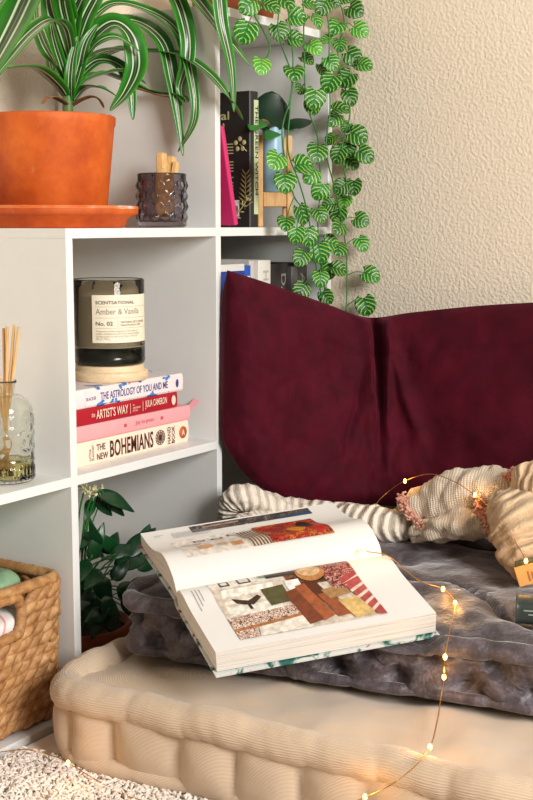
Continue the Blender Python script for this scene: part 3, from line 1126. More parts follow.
# ------------------------------------------------------------------ right column, upper cube
M['pinkbook'] = plain('hot_pink_cover', (208, 44, 108), .45, .03)
M['blackbook'] = plain('charcoal_cover', (38, 36, 34), .5, .08)
M['sage'] = plain('pale_green_spine', (196, 208, 164), .55, .04)
M['gold'] = plain('botanical_ink', (196, 188, 132), .6, .05)
M['golddark'] = plain('fern_ink', (150, 136, 70), .6, .08)
M['bluepot'] = plain('light_blue_glaze', (158, 196, 220), .35, .03)


def shelf_book(name, label, loc, T, L, D, mat, rot=(0, 0, 0), group=None, hard=True, pages=None):
    r = thing(name, label, 'book', loc, rot, group)
    book(r, L, T, D, mat, lambda u, vv, d: Vector((vv, d, u)), hard, pages=pages)
    return r


gk = 'books in the upper cube of the tall column'
bx = .1285
T0 = .026
bk = shelf_book('book', 'black hardback showing its back cover with pale botanical sprigs, beside the plant stand', (bx, .018, Z2 + .0003), T0, .228, .150, M['blackbook'], group=gk)
# spine strip with its title
mb = MB(); mb.box((.010, -.0003, .022), (.0235, .0004, .214)); sp_ = mb.build('spine_label', M['sage'], bk, smooth=False, bevel=.002)
lettering('spine_text', 'THE GREEN WITCH', M['blackbook'], sp_, lambda x, y: Vector((.0130 + y, -.0009, .205 - x)), .150, .0085, .012)
# back cover faces left: its plane x = 0, d runs away
bc = lambda d0, z0: (lambda x, y: Vector((-.0006, d0 - x, z0 + y)))
lettering('cover_title', 'Natural\n         !', M['gold'], bk, bc(.132, .162), .088, .034, .01)
for k in range(15):
    ln = .070 if k % 5 != 4 else .03
    mb = MB(); z = .140 - .0052 * k - (.004 if k > 4 else 0) - (.004 if k > 10 else 0)
    mb.box((-.0006, .106 - ln, z), (-.0001, .106, z + .0016)); mb.build('printed_line', M['gold'], bk, smooth=False)
mb = MB(); mb.box((-.0005, .024, .018), (-.0001, .056, .046)); lb = mb.build('barcode_label', M['paper'], bk, smooth=False)
mb = MB()
for k in range(14):
    mb.box((-.0009, .027 + k * .002, .021), (-.0004, .027 + k * .002 + (.0011 if k % 3 else .0006), .036))
mb.build('barcode', M['black'], lb, smooth=False)


def sprig(base, tip, n, r, mat, name):
    """a flat printed sprig on the back cover, base and tip as (d, z)"""
    mb = MB()
    b, t = Vector((base[0], base[1], 0)), Vector((tip[0], tip[1], 0))
    dd = t - b
    nn = Vector((-dd.y, dd.x, 0)).normalized()
    mb.tube([(-.0004, b.x, b.y), (-.0004, t.x, t.y)], .0006, 5)
    for k in range(n):
        p = b.lerp(t, (k + .5) / n)
        for s in (-1, 1):
            q = p + nn * s * r * (1.1 - k / n * .6) + dd.normalized() * r * .7
            mb.tube([(-.0004, p.x, p.y), (-.0004, (p.x + q.x) / 2, (p.y + q.y) / 2), (-.0004, q.x, q.y)], [.0004, .0013, .0004], 5)
    return mb.build(name, mat, bk)


sprig((.045, .002), (.004, .05), 5, .010, M['gold'], 'printed_sprig')
sprig((.012, .030), (.010, .092), 8, .014, M['golddark'], 'printed_fern')
mb = MB()
for k in range(5):
    a = 2 * PI * k / 5 + .3
    mb.ball((-.0004, .022 + .009 * math.cos(a), .140 + .009 * math.sin(a)), (.0004, .0042, .0042), 8, 5)
mb.tube([(-.0004, .022, .14), (-.0004, .008, .128)], .0008, 5)
mb.build('printed_flower', M['gold'], bk)
pk = shelf_book('book', 'hot pink book leaning left towards the shelf post, with a barcode on its back', (.0790, .016, Z2 + .0036), .011, .165, .150, M['pinkbook'], (0, R(-14), 0), gk)
dk = shelf_book('book', 'slim dark book right behind the shelf post, beside the leaning pink book', (.0160, .03, Z2 + .0003), .016, .150, .14, plain('ink_blue_cover', (34, 36, 44), .5, .05), group=gk)
mb = MB(); mb.box((-.0006, .030, .012), (-.0001, .060, .050)); lb = mb.build('barcode_label', M['paper'], pk, smooth=False)
mb = MB()
for k in range(9):
    mb.box((-.0009, .036, .016 + k * .0032), (-.0005, .054, .016 + k * .0032 + .0016))
mb.build('barcode', M['black'], lb, smooth=False)
ob = shelf_book('book', 'tall pale grey book behind the black hardback, only its top showing', (.158, .135, Z2 + .0003), .026, .246, .14, plain('grey_cover', (196, 200, 196), .5, .03), group=gk)

# wooden plant stand, blue pot, round-leaved plant
SX, SYY = .2660, .062
st = thing('plant_stand', 'small honey-coloured wooden plant stand with four legs holding the blue pot', 'plant stand', (SX, SYY, Z2 + .0003), (0, 0, R(-50)))
hw = .0262
for sx, sy in ((-1, -1), (1, -1), (1, 1), (-1, 1)):
    mb = MB(); mb.box((sx * hw - .0050, sy * hw - .0045, 0), (sx * hw + .0050, sy * hw + .0045, .162)); mb.build('leg', M['standwood'], st, smooth=False, bevel=.002)
for sy in (-1, 1):
    mb = MB(); mb.box((-hw + .0052, sy * hw - .0036, .036), (hw - .0052, sy * hw + .0036, .062)); mb.build('cross_bar', M['standwood'], st, smooth=False, bevel=.0015)
for sx in (-1, 1):
    mb = MB(); mb.box((sx * hw - .0036, -hw + .0047, .036), (sx * hw + .0036, hw - .0047, .062)); mb.build('cross_bar', M['standwood'], st, smooth=False, bevel=.0015)
mb = MB(); mb.box((-hw + .0038, -hw + .0038, .056), (hw - .0038, hw - .0038, .0622)); mb.build('plate', M['standwood'], st, smooth=False)
bp = thing('potted_rubber_plant', 'dark round-leaved plant in a straight light blue pot on the wooden stand', 'plant', (SX, SYY, Z2 + .0628))
mb = MB(); mb.lathe([(0, 0), (.0180, 0), (.0192, .002), (.0202, .114), (.0196, .116), (.0176, .116), (.0172, .106), (0, .106)], 64); mb.build('pot', M['bluepot'], bp)
mb = MB(); mb.lathe([(0, .109), (.016, .108), (.0171, .1065), (0, .1064)], 32); mb.build('soil', M['soil'], bp)


def paddle(base, tip, width, face, mat, parent, name='leaf', cup=.12, world=True, n=14, tipsharp=1.0, wave=0):
    """a broad leaf from base to tip, its face turned towards 'face'"""
    base, tip, face = Vector(base), Vector(tip), Vector(face)
    ax = tip - base
    L = ax.length
    ax.normalize()
    nn = (face - ax * face.dot(ax)).normalized()
    sd = ax.cross(nn)
    mb = MB()

    def fn(u, v):
        x = (u - .5) * 2
        ww = width * (math.sin(PI * min(1, v ** .8)) ** .62) * (1 - .0 * v) if tipsharp == 1 else width * (max(0, math.sin(PI * v ** .62)) ** .85)
        ww += .0002
        z = cup * L * (math.sin(PI * v) * .9) - cup * .9 * ww * x * x
        z += wave * math.sin(v * 9 + x * 2) * abs(x)
        return base + ax * (L * v) + sd * (ww * x) + nn * z
    mb.grid(fn, 10, n)
    o = mb.build(name, mat, parent, world=world)
    md = o.modifiers.new('thickness', 'SOLIDIFY')
    md.thickness = .0009
    md.offset = 0
    return o


top = Vector((SX, SYY, Z2 + .175))
CF = Vector((-.75, -.6, .25))
for b, tp, wd, face in ((at(268, 132, y=.06), at(272, 91, y=.05), .036, CF), (at(283, 128, y=.06), at(312, 121, y=.03), .0160, (-.5, -.4, .8)),
                        (at(262, 120, y=.05), at(250, 130, y=.01), .017, (-.7, -.6, .4)), (at(262, 126, y=.05), at(285, 128, y=.10), .018, (-.2, -.3, .9)),
                        (at(276, 132, y=.05), at(266, 140, y=.01), .014, (-.5, -.5, .6))):
    paddle(b, tp, wd, face, M['midleaf'] if wd in (.017, .014) else M['darkleaf2'], bp, 'leaf', .06)
    stalks = MB(); stalks.tube(spline([top + Vector((0, 0, -.010)), top.lerp(b, .5) + Vector((0, 0, .004)), b], 5), .0022, 6); stalks.build('stalk', M['dry'], bp, world=True)
# stalks done

# ------------------------------------------------------------------ right column, middle cube: a row of spines
gk = 'books standing in the middle cube of the tall column'
rowb = [('thick blue book with a white slip on top, first in the row behind the cushion', .0165, .115, .275, (24, 64, 150), None, 'white'),
        ('thin blue book with white spine letters, second in the row behind the cushion', .1328, .022, .284, (30, 88, 184), 'poems', None),
        ('plain off-white book, between the blue book and the dark books', .1560, .016, .292, (206, 200, 194), None, None),
        ('wide white book with faint grey spine letters, left of the dark books', .1732, .040, .292, (232, 226, 216), 'HOME', None),
        ('black-brown book, first of the dark books in the row', .2145, .028, .284, (44, 38, 38), None, None),
        ('dark charcoal book with grey spine letters, second of the dark books', .2440, .038, .284, (58, 50, 50), 'DARE', None),
        ('narrow slate grey book, third of the dark books', .2835, .020, .278, (92, 88, 88), None, None),
        ('dark grey book with pale spine letters, last of the row beside the vine', .3048, .040, .284, (70, 66, 66), 'APRIL', None)]
for i, (lab_, x0, T, L, col, txt, extra) in enumerate(rowb):
    r = shelf_book('book', lab_, (x0, .030 + .004 * (i % 3), Z1 + .0003), T, L, .16, plain('spine_colour', col, .45, .04), group=gk)
    if txt:
        ink = plain('spine_ink', (236, 232, 226) if txt in ('poems',) else (150, 146, 140) if txt != 'HOME' else (190, 186, 180), .6, .02)
        lettering('spine_text', txt, ink, r, lambda x, y, T=T, L=L: Vector((T * .3 + y, -.0007, L - .018 - x)), .080, T * .42, .015)
    if extra:
        mb = MB(); mb.box((.001, .002, L + .0005), (T - .002, .13, L + .0125)); mb.build('white_slip', M['paper'], r, smooth=False, bevel=.001)

# ------------------------------------------------------------------ striped ivy trailing from the top of the shelf
VX, VY = .205, .105
iv = thing('trailing_ivy', 'trailing striped ivy spilling from a brown pot on top of the tall shelf', 'plant', (VX, VY, Z3 + .0003))
mb = MB(); mb.lathe([(0, 0), (.066, 0), (.068, .002), (.082, .105), (.086, .107), (.087, .128), (.082, .130), (.079, .118), (0, .115)], 64); mb.build('pot', M['terra_dark'], iv)
mb = MB(); mb.lathe([(0, .120), (.05, .121), (.079, .1185), (.078, .116), (0, .116)], 40); mb.build('soil', M['soil'], iv)


def vine_at(px, py, out=0.0):
    p = at(px, py, y=-.028 - out)
    if p.x > .372:
        p = at(px, py, x=.376 - out * .5)
    return p


def vleaf_mesh():
    mb = MB()

    def fn(u, v):
        x = (u - .5) * 2
        wv = .58 * (math.sin(PI * (v * .95 + .05) ** .84) ** .55 if v < 1 else 0)
        wv = max(wv, .004)
        lobe = .13 * (1 - v) ** 2 * abs(x) ** 2 * 1.4
        return Vector((wv * x, -(v - lobe), .10 * math.sin(PI * v) + .13 * (abs(x) * wv) ** 1.0 - .14 * v * v))
    mb.grid(fn, 12, 14)
    o = mb.build('leaf', M['ivy'], None)
    md = o.modifiers.new('thickness', 'SOLIDIFY')
    md.thickness = .02
    md.offset = 0
    return o


proto = vleaf_mesh()
stems = [[(247, -14), (252, 8), (263, 30), (270, 48), (263, 64)],
         [(288, -14), (288, 10), (293, 60), (290, 110), (288, 150), (299, 182), (308, 215), (315, 260), (322, 300)],
         [(322, -14), (328, 20), (329, 70), (330, 110), (326, 150), (335, 190), (345, 240), (347, 280), (346, 312)],
         [(306, -14), (304, 40), (306, 100), (318, 140), (320, 190), (318, 230), (326, 296)],
         [(284, -14), (278, 30), (292, 76), (290, 100), (282, 135), (292, 190), (300, 205)],
         [(340, -14), (344, 20), (338, 60), (350, 110), (342, 150), (350, 200)]]
SP = []
for i, s in enumerate(stems):
    pts = []
    for j, (a, b) in enumerate(s):
        if j == 0:
            q = Vector((VX + (.02 * i - .05), VY - .045, Z3 + .125))
            pts.append(q)
            e = vine_at(s[1][0], s[1][1])
            pts.append(Vector((lerp(q.x, e.x, .7), -.018, Z3 + .085 if e.z > Z3 + .03 else Z3 + .06)))
        else:
            pts.append(vine_at(a, b, .006 * (i % 3) + .002))
    P = spline(pts, 8)
    mb = MB(); mb.tube(P, .0013, 6); mb.build('vine', M['stem'], iv, world=True)
    SP.append(P)
leaves = [(247, 6), (272, 8), (286, 3), (245, 34), (279, 33), (261, 67), (322, 8), (316, 22), (336, 28), (356, 11), (361, 31), (298, 18), (296, 40), (315, 49), (332, 64), (354, 58), (365, 66),
          (346, 80), (294, 74), (350, 98), (330, 84), (314, 100), (313, 107), (334, 120), (342, 110), (359, 137), (366, 156), (348, 150), (338, 156), (352, 163), (340, 188), (354, 188), (317, 154), (305, 166), (275, 162),
          (285, 184), (310, 176), (319, 192), (302, 216), (320, 216), (286, 224), (296, 236), (308, 238), (338, 216), (338, 228), (362, 221), (362, 245), (332, 244), (320, 254), (338, 250), (300, 259), (340, 270),
          (328, 272), (372, 276), (366, 307), (300, 292), (327, 298), (320, 280), (308, 60), (322, 70), (340, 46), (326, 40), (300, 90), (346, 128), (330, 140), (328, 205), (345, 202), (310, 4), (345, -2), (262, -4),
          (334, 2)]
bright = {(286, 3), (316, 22), (315, 49)}
for k, (px, py) in enumerate(leaves):
    rr = rnd.Random if False else random.Random(k * 7 + 3)
    front = k < 58
    out = rr.uniform(.0, .03) if front else rr.uniform(-.012, .0)
    c = vine_at(px, py, out)
    size = rr.uniform(.027, .0345) if front else rr.uniform(.021, .027)
    ang = rr.uniform(-1.0, 1.0) + (0.55 if px > 345 else 0) * (1 if rr.random() < .8 else -1)
    best = min((q for P in SP for q in P if q.z > c.z - .01), key=lambda q: (q - c).length, default=c)
    nrm = Vector((-.62 + rr.uniform(-.45, .35), -.66 + rr.uniform(-.4, .4), .30 + rr.uniform(-.3, .45))).normalized()
    if c.x > .33: nrm = (nrm + Vector((-.5, 0, 0))).normalized()
    to = (c - best)
    dn = Vector((0, 0, -1)) + RT * ang * .8
    if to.length > .012: dn = dn * .6 + to.normalized() * .9
    dn = (dn - nrm * dn.dot(nrm)).normalized()
    sx = dn.cross(nrm) * -1
    o = proto if k == 0 else proto.copy()
    if k: COL.objects.link(o)
    o.parent = iv
    base = c - dn * size * .5
    mx = Matrix((sx, -dn, nrm)).transposed().to_4x4()
    sc = Matrix.Diagonal((size * rr.uniform(.9, 1.1), size, size * rr.uniform(.7, 1.3), 1))
    o.matrix_local = Matrix.Translation(base - Vector(iv.location)) @ mx @ sc
    mid = base.lerp(best, .5) + Vector((0, 0, .004))
    P = spline([best, mid, base + nrm * .0005], 4)
    pet = MB(); pet.tube(P, .0009, 5); pet.build('petiole', M['stem'], iv, world=True)
# ------------------------------------------------------------------ woven basket in the low cube
t = NT('water_hyacinth'); v = t.coords('Object', (1, 1, 1))
n1 = t.noise(v, 55, 4, .6, .5)
n2 = t.noise(t.coords('Object', (1, 1, 5)), 130, 3)
t.bump(n2, .5, .0015)
M['weave'] = t.set(t.ramp(n1, [(.28, lin((138, 92, 50))), (.5, lin((180, 130, 80))), (.72, lin((212, 168, 116)))]), .5)
M['weave_in'] = plain('basket_inside', (96, 62, 34), .8, .2, 40)
BKX0, BKX1, BKY0, BKY1, BKZ, BKH = -.690, -.3620, .002, .305, TH + .0005, .207
bk = thing('wicker_basket', 'brown woven wicker basket with a handle hole in the low left cube', 'basket', ((BKX0 + BKX1) / 2, (BKY0 + BKY1) / 2, BKZ))


def brect(ins, n=None):
    """points round the basket outline, counted from the front left corner along the front, with outward normals"""
    x0, x1, y0, y1, rc = BKX0 + ins, BKX1 - ins, BKY0 + ins, BKY1 - ins, .018
    pts = []

    def arc(cx, cy, a0, a1):
        for i in range(9):
            a = R(lerp(a0, a1, i / 8))
            pts.append((Vector((cx + rc * math.cos(a), cy + rc * math.sin(a), 0)), Vector((math.cos(a), math.sin(a), 0))))

    def seg(a, b, nn):
        k = 24
        for i in range(1, k):
            pts.append((Vector((lerp(a[0], b[0], i / k), lerp(a[1], b[1], i / k), 0)), Vector(nn)))
    seg((x0 + rc, y0), (x1 - rc, y0), (0, -1, 0)); arc(x1 - rc, y0 + rc, -90, 0)
    seg((x1, y0 + rc), (x1, y1 - rc), (1, 0, 0)); arc(x1 - rc, y1 - rc, 0, 90)
    seg((x1 - rc, y1), (x0 + rc, y1), (0, 1, 0)); arc(x0 + rc, y1 - rc, 90, 180)
    seg((x0, y1 - rc), (x0, y0 + rc), (-1, 0, 0)); arc(x0 + rc, y0 + rc, 180, 270)
    L = [0]
    for i in range(len(pts)):
        L.append(L[-1] + (pts[(i + 1) % len(pts)][0] - pts[i][0]).length)
    return pts, L


def along(PL, s):
    pts, L = PL
    s %= L[-1]
    lo, hi = 0, len(L) - 1
    while hi - lo > 1:
        m = (lo + hi) // 2
        if L[m] <= s: lo = m
        else: hi = m
    f = (s - L[lo]) / max(1e-9, L[lo + 1] - L[lo])
    a, b = pts[lo], pts[(lo + 1) % len(pts)]
    return a[0].lerp(b[0], f), a[1].lerp(b[1], f).normalized()


HX0, HX1, HZ0, HZ1 = -.605, -.452, BKZ + .144, BKZ + .194      # the handle hole in the front
mb = MB()
rows = 12
rh = (BKH - .012) / rows
for r in range(rows):
    z = BKZ + .006 + rh * (r + .5)
    PL = brect(.010 + .006 * (1 - r / rows))
    cnt = int(PL[1][-1] / .021)
    for k in range(cnt):
        s = (k + (.5 if r % 2 else 0) + rnd.uniform(-.06, .06)) * PL[1][-1] / cnt
        p, nn = along(PL, s)
        if HX0 - .004 < p.x < HX1 + .006 and p.y < BKY0 + .03 and HZ0 - .004 < z < HZ1 + .008: continue
        if p.y > .2 and p.x < BKX1 - .05 and r < rows - 3: continue      # never seen from the room side
        tg = Vector((-nn.y, nn.x, 0))
        sl = R(29 + rnd.uniform(-6, 6))
        ax = tg * math.cos(sl) + Vector((0, 0, math.sin(sl)))
        bi = nn.cross(ax)
        Mx = Matrix((ax, bi, nn)).transposed()
        mb.ball(p + nn * rnd.uniform(-.0008, .0012) + Vector((0, 0, z)), (.0205 * rnd.uniform(.92, 1.1), rh * .56, .0072), 10, 6, Mx)
mb.build('woven_side', M['weave'], bk, world=True)
mb = MB()
PL = brect(.0165)


def shell(u, v):
    p, nn = along(PL, u * PL[1][-1])
    return p + Vector((0, 0, BKZ + .002 + v * (BKH - .006)))


NS = 160
for i in range(NS):
    a, b = shell(i / NS, 0), shell((i + 1) / NS, 0)
    segs = [(.002, BKH - .006)]
    if HX0 < (a.x + b.x) / 2 < HX1 and a.y < BKY0 + .03: segs = [(.002, HZ0 - BKZ), (HZ1 - BKZ, BKH - .006)]
    for z0, z1 in segs:
        q = [mb.vert((c.x, c.y, BKZ + z)) for c, z in ((a, z0), (b, z0), (b, z1), (a, z1))]
        mb.face(q)
q = [mb.vert((x, y, BKZ + .003)) for x, y in ((BKX0 + .02, BKY0 + .02), (BKX1 - .02, BKY0 + .02), (BKX1 - .02, BKY1 - .02), (BKX0 + .02, BKY1 - .02))]
mb.face(q)
mb.build('lining', M['weave_in'], bk, world=True)


def rope(path, r, turns_per_m, parent, name, mat, closed=False, n=14):
    mb = MB()
    P = path
    tot = sum((P[i + 1] - P[i]).length for i in range(len(P) - 1))

    def rf(u, a):
        return r * (1 + .22 * abs(math.cos(a * 1.0 + u * tot * turns_per_m * PI)) ** 2 - .12)
    mb.tube(P, rf, n, closed=closed)
    return mb.build(name, mat, parent, world=True)


PL = brect(.012)
pth = [along(PL, PL[1][-1] * i / 300)[0] + Vector((0, 0, BKZ + BKH)) for i in range(300)]
rope(pth, .0085, 110, bk, 'rim', M['weave'], True)
yh = BKY0 + .010
hp = [Vector((HX0 + .02, yh, HZ0)), Vector((HX1 - .02, yh, HZ0)), Vector((HX1 - .004, yh, HZ0 + .008)), Vector((HX1, yh, (HZ0 + HZ1) / 2)), Vector((HX1 - .003, yh, HZ1 - .006)), Vector((HX1 - .02, yh, HZ1 + .004)),
      Vector((HX0 + .02, yh, HZ1 + .004)), Vector((HX0, yh, (HZ0 + HZ1) / 2)), Vector((HX0 + .02, yh, HZ0))]
rope(spline(hp, 14), .0075, 120, bk, 'handle_binding', M['weave'])


# cloths in the basket
def cloth(name, label, c, size, mat, seed, rotz=0, tilt=0):
    """a loosely rolled or folded cloth: rounded slab with folds"""
    sx, sy, sz = size
    root = thing(name, label, 'cloth', c, (tilt, 0, rotz), 'cloths kept in the basket')

    def fn(u, v):
        a = 2 * PI * v
        cs, sn = math.cos(a), math.sin(a)
        e = .55
        y = sy * abs(cs) ** e * (1 if cs > 0 else -1)
        z = sz * abs(sn) ** e * (1 if sn > 0 else -1)
        x = (u - .5) * 2
        k = (1 - abs(x) ** 6) ** .4 * .96 + .04
        z += .006 * nz(x * 3 + seed, y * 30, z * 20) + .004 * math.sin(y / sy * 7 + seed)
        return (sx * x, y * k, z * k)
    mb = MB(); mb.grid(fn, 40, 48, cv=True, uvs=(1, 1))
    mb.build('fold', mat, root)
    return root


M['sagecloth'] = plain('sage_towel', (140, 176, 140), .95, .1, 60, .6, 400, .002)
t = NT('striped_towel'); tc = t.n('ShaderNodeTexCoord'); sp = t.n('ShaderNodeSeparateXYZ'); t.link(tc.outputs['UV'], sp.inputs[0])
sv = t.math('SINE', t.math('MULTIPLY', t.math('ADD', sp.outputs[0], t.math('MULTIPLY', sp.outputs[1], .35)), 40))
M['pinkcloth'] = t.set(t.ramp(sv, [(.35, lin((240, 232, 230))), (.45, lin((236, 150, 150))), (.8, lin((238, 168, 164))), (.9, lin((240, 232, 230)))]), .95)
M['whitecloth'] = plain('white_towel', (238, 232, 230), .95, .03, 60, .5, 400, .002)
cloth('folded_cloth', 'sage green cloth folded on top inside the basket', (-.525, .155, BKZ + .200), (.135, .122, .018), M['sagecloth'], 1)
cloth('folded_cloth', 'pink and white striped cloth seen through the basket handle hole', (-.525, .148, BKZ + .156), (.135, .130, .020), M['pinkcloth'], 4)
cloth('folded_cloth', 'white cloth bundled at the bottom behind the basket handle hole', (-.525, .155, BKZ + .068), (.125, .118, .054), M['whitecloth'], 7)

# ------------------------------------------------------------------ leafy plant in the low middle cube
LX, LY = -.218, .112
lp = thing('potted_leafy_plant', 'leafy green plant with pale flower buds in a clay pot in the low middle cube', 'plant', (LX, LY, TH + .0005))
mb = MB(); mb.lathe([(0, 0), (.056, 0), (.058, .002), (.070, .055), (.077, .057), (.079, .078), (.077, .080), (.073, .079), (.070, .066), (0, .066)], 64); mb.build('pot', M['terra_dark'], lp)
mb = MB(); mb.lathe([(0, .070), (.05, .071), (.0715, .067), (.071, .064), (0, .064)], 40); mb.build('soil', M['soil'], lp)
root0 = Vector((LX, LY, TH + .068))


def lleaf(b, tpt, wd, face, mat):
    return paddle(b, tpt, wd, face, mat, lp, 'leaf', .10, tipsharp=0, wave=.001)


LL = [((98, 492, .06), (134, 512, .045), .010), ((96, 498, .08), (112, 516, .07), .008), ((92, 500, .09), (84, 522, .08), .008), ((104, 496, .07), (124, 516, .06), .009),
      ((90, 560, .06), (104, 522, .05), .010), ((100, 545, .05), (90, 518, .05), .008), ((112, 556, .05), (132, 545, .04), .010),
      ((100, 570, .05), (84, 590, .04), .012), ((96, 580, .06), (112, 600, .05), .014), ((104, 596, .05), (92, 640, .04), .0145), ((116, 590, .06), (152, 598, .05), .015),
      ((118, 566, .08), (146, 560, .08), .013), ((112, 580, .06), (130, 560, .05), .010), ((88, 560, .07), (78, 584, .05), .010), ((120, 600, .05), (146, 618, .06), .013),
      ((126, 556, .08), (156, 528, .07), .013), ((134, 566, .09), (164, 556, .08), .014), ((130, 590, .10), (160, 580, .09), .014), ((100, 556, .09), (84, 540, .08), .011), ((140, 548, .11), (150, 524, .11), .011),
      ((100, 600, .04), (120, 616, .03), .012), ((104, 612, .04), (84, 622, .04), .012), ((110, 604, .05), (112, 636, .04), .012), ((118, 574, .11), (136, 540, .12), .013), ((104, 560, .11), (118, 532, .12), .012),
      ((150, 600, .10), (168, 612, .09), .012), ((128, 610, .09), (138, 636, .08), .012), ((90, 590, .08), (80, 612, .07), .012), ((96, 534, .08), (80, 548, .07), .010), ((116, 552, .10), (98, 532, .11), .010)]
tips = []
for k, (a, b, wd) in enumerate(LL):
    r2 = random.Random(k + 50)
    A, B = at(a[0], a[1], y=a[2]), at(b[0], b[1], y=b[2])
    face = Vector((-.6 + r2.uniform(-.4, .3), -.6 + r2.uniform(-.4, .4), .55 + r2.uniform(-.3, .3)))
    lleaf(A, B, wd * 1.15, face, M['dkleaf'] if k % 3 else M['darkleaf2'])
    P = spline([root0 + Vector((r2.uniform(-.03, .03), r2.uniform(-.03, .03), 0)), root0.lerp(A, .55) + Vector((0, .01, .03)), A, A.lerp(B, .2)], 6)
    mb = MB(); mb.tube(P, .0012, 6); mb.build('stalk', M['stem'], lp, world=True)
for (px, py, yy) in ((84, 488, .075), (92, 493, .07), (99, 488, .07)):
    c = at(px, py, y=yy)
    P = spline([root0, root0.lerp(c, .6) + Vector((0, .01, .02)), c - Vector((0, 0, .004))], 6)
    mb = MB(); mb.tube(P, .0015, 6)
    mb.build('stalk', M['stem'], lp, world=True)
    mb = MB()
    for k in range(26):
        d = Vector((rnd.gauss(0, 1), rnd.gauss(0, 1), rnd.gauss(0, 1) * .8)).normalized() * rnd.uniform(.006, .0105)
        mb.ball(c + d, (.0022, .0022, .0022), 6, 4)
    mb.build('flower_cluster', M['flower'], lp, world=True)
mb = MB()
c = at(103, 497, y=.066)
for k in range(8):
    mb.ball(c + Vector((rnd.uniform(-.004, .004), rnd.uniform(-.004, .004), rnd.uniform(-.006, .006))), (.0026, .0022, .003), 6, 4)
mb.build('faded_flower', M['flowerdry'], lp, world=True)

# ------------------------------------------------------------------ the open book on the velvet cushion
ob = thing('open_book', 'large open hardcover picture book lying on the grey velvet cushion', 'book', tuple(GA))
rows_ = 40


def near_top(t):         # across the near page, 0 gutter .. 1 fore edge -> (w, h)
    w_ = BW * t
    h_ = -.016 * math.exp(-t / .035) + .005 * math.exp(-((t - .16) / .16) ** 2) - .0015 * t
    return w_, h_


def far_top(t):
    w_ = -(BW * 1.07) * t
    h_ = -.016 * math.exp(-t / .03) + .020 * math.exp(-((t - .28) / .26) ** 2) - .010 * sm(.3, 1, t)
    return w_, h_


def bp_(s, w_, h_): return GA + EL * (BL * s + .17 * w_) + EW * w_ + EN * h_


def page_pt(side, s, t, lift=0):
    w_, h_ = (near_top if side else far_top)(t)
    return bp_(s, w_, h_ + lift)


def block(side):
    mb = MB()
    T = [i / rows_ for i in range(rows_ + 1)]
    top = near_top if side else far_top
    base = -TN if side else -.024

    def und(t):
        w_, h_ = top(t)
        if side: return w_ + .004 * t * 0, base + .006 * math.exp(-t / .03)
        return w_, -.017 + .0 * t - .012 * sm(.0, 1.0, t) - .0005
    sgn = 1 if side else -1
    # page surface
    mb.grid(lambda u, v: bp_(u, *top(v)), 24, rows_, flip=(side == 0), mi=0)
    mb.grid(lambda u, v: bp_(u, *und(v)), 4, rows_, flip=(side == 1), mi=0)
    for s in (0, 1):
        mb.grid(lambda u, v, s=s: bp_(s, *[lerp(a, b, v) for a, b in zip(top(u), und(u))]), rows_, 6, uvs=(1, 1), mi=1, flip=(s == (1 if side else 0)))
    mb.grid(lambda u, v: bp_(u, *[lerp(a, b, v) for a, b in zip(top(1), und(1))]), 24, 6, uvs=(1, 1), mi=1)
    return mb.build('page_block', [M['paper'], M['page_stack']], ob, world=True)


t = NT('fanned_pages'); wv = t.noise(t.coords('UV', (.7, 16, 1)), 1.6, 5, .7)
t.bump(wv, .5, .001)
M['page_stack'] = t.set(t.ramp(wv, [(.34, lin((120, 114, 108))), (.42, lin((190, 184, 176))), (.5, lin((226, 221, 214))), (.7, lin((214, 208, 200)))]), .8)
block(1)
block(0)
M['bookcover'] = plain('book_board', (52, 62, 66), .5, .1)
t = NT('printed_cover'); v = t.coords()
n1 = t.noise(v, 26, 3, .6, 1.0)
M['bookprint'] = t.set(t.ramp(n1, [(.34, lin((24, 60, 62))), (.42, lin((40, 110, 96))), (.48, lin((206, 208, 204))), (.60, lin((206, 208, 204))), (.64, lin((150, 60, 40))), (.75, lin((40, 40, 44)))]), .45)
for (w0, h0, w1, h1) in ((.004, -TN + .003, BW + .005, -TN - .0022), (-.004, -.0195, -BW * 1.07 - .005, -.0325)):
    q = []
    mb = MB()
    for dh in (0, -.0028):
        for s, (a, b) in ((-.012, (w0, h0)), (1.012, (w0, h0)), (1.012, (w1, h1)), (-.012, (w1, h1))):
            q.append(mb.vert(bp_(s, a, b + dh)))
    for f in ((0, 1, 2, 3), (7, 6, 5, 4), (0, 4, 5, 1), (1, 5, 6, 2), (2, 6, 7, 3), (3, 7, 4, 0)):
        mb.face([q[k] for k in f], None, 0)
    mb.build('hard_cover', M['bookprint'], ob, world=True, smooth=False)
mb = MB()
mb.grid(lambda u, v: bp_(lerp(-.012, 1.012, u), lerp(-.006, .006, v), lerp(-.0205, -.030, v) - .004 * math.sin(PI * v)), 8, 6)
mb.build('spine_back', M['bookprint'], ob, world=True)

PC = {}


def pcol(c):
    if c not in PC: PC[c] = plain('printed_tone', c, .4, .28, 130)
    return PC[c]


def busy(name, stops, sc):
    t = NT(name); v = t.coords()
    n1 = t.noise(v, sc, 3, .6, 1.6)
    return t.set(t.ramp(n1, [(p, lin(c)) for p, c in stops], 'CONSTANT'), .4)


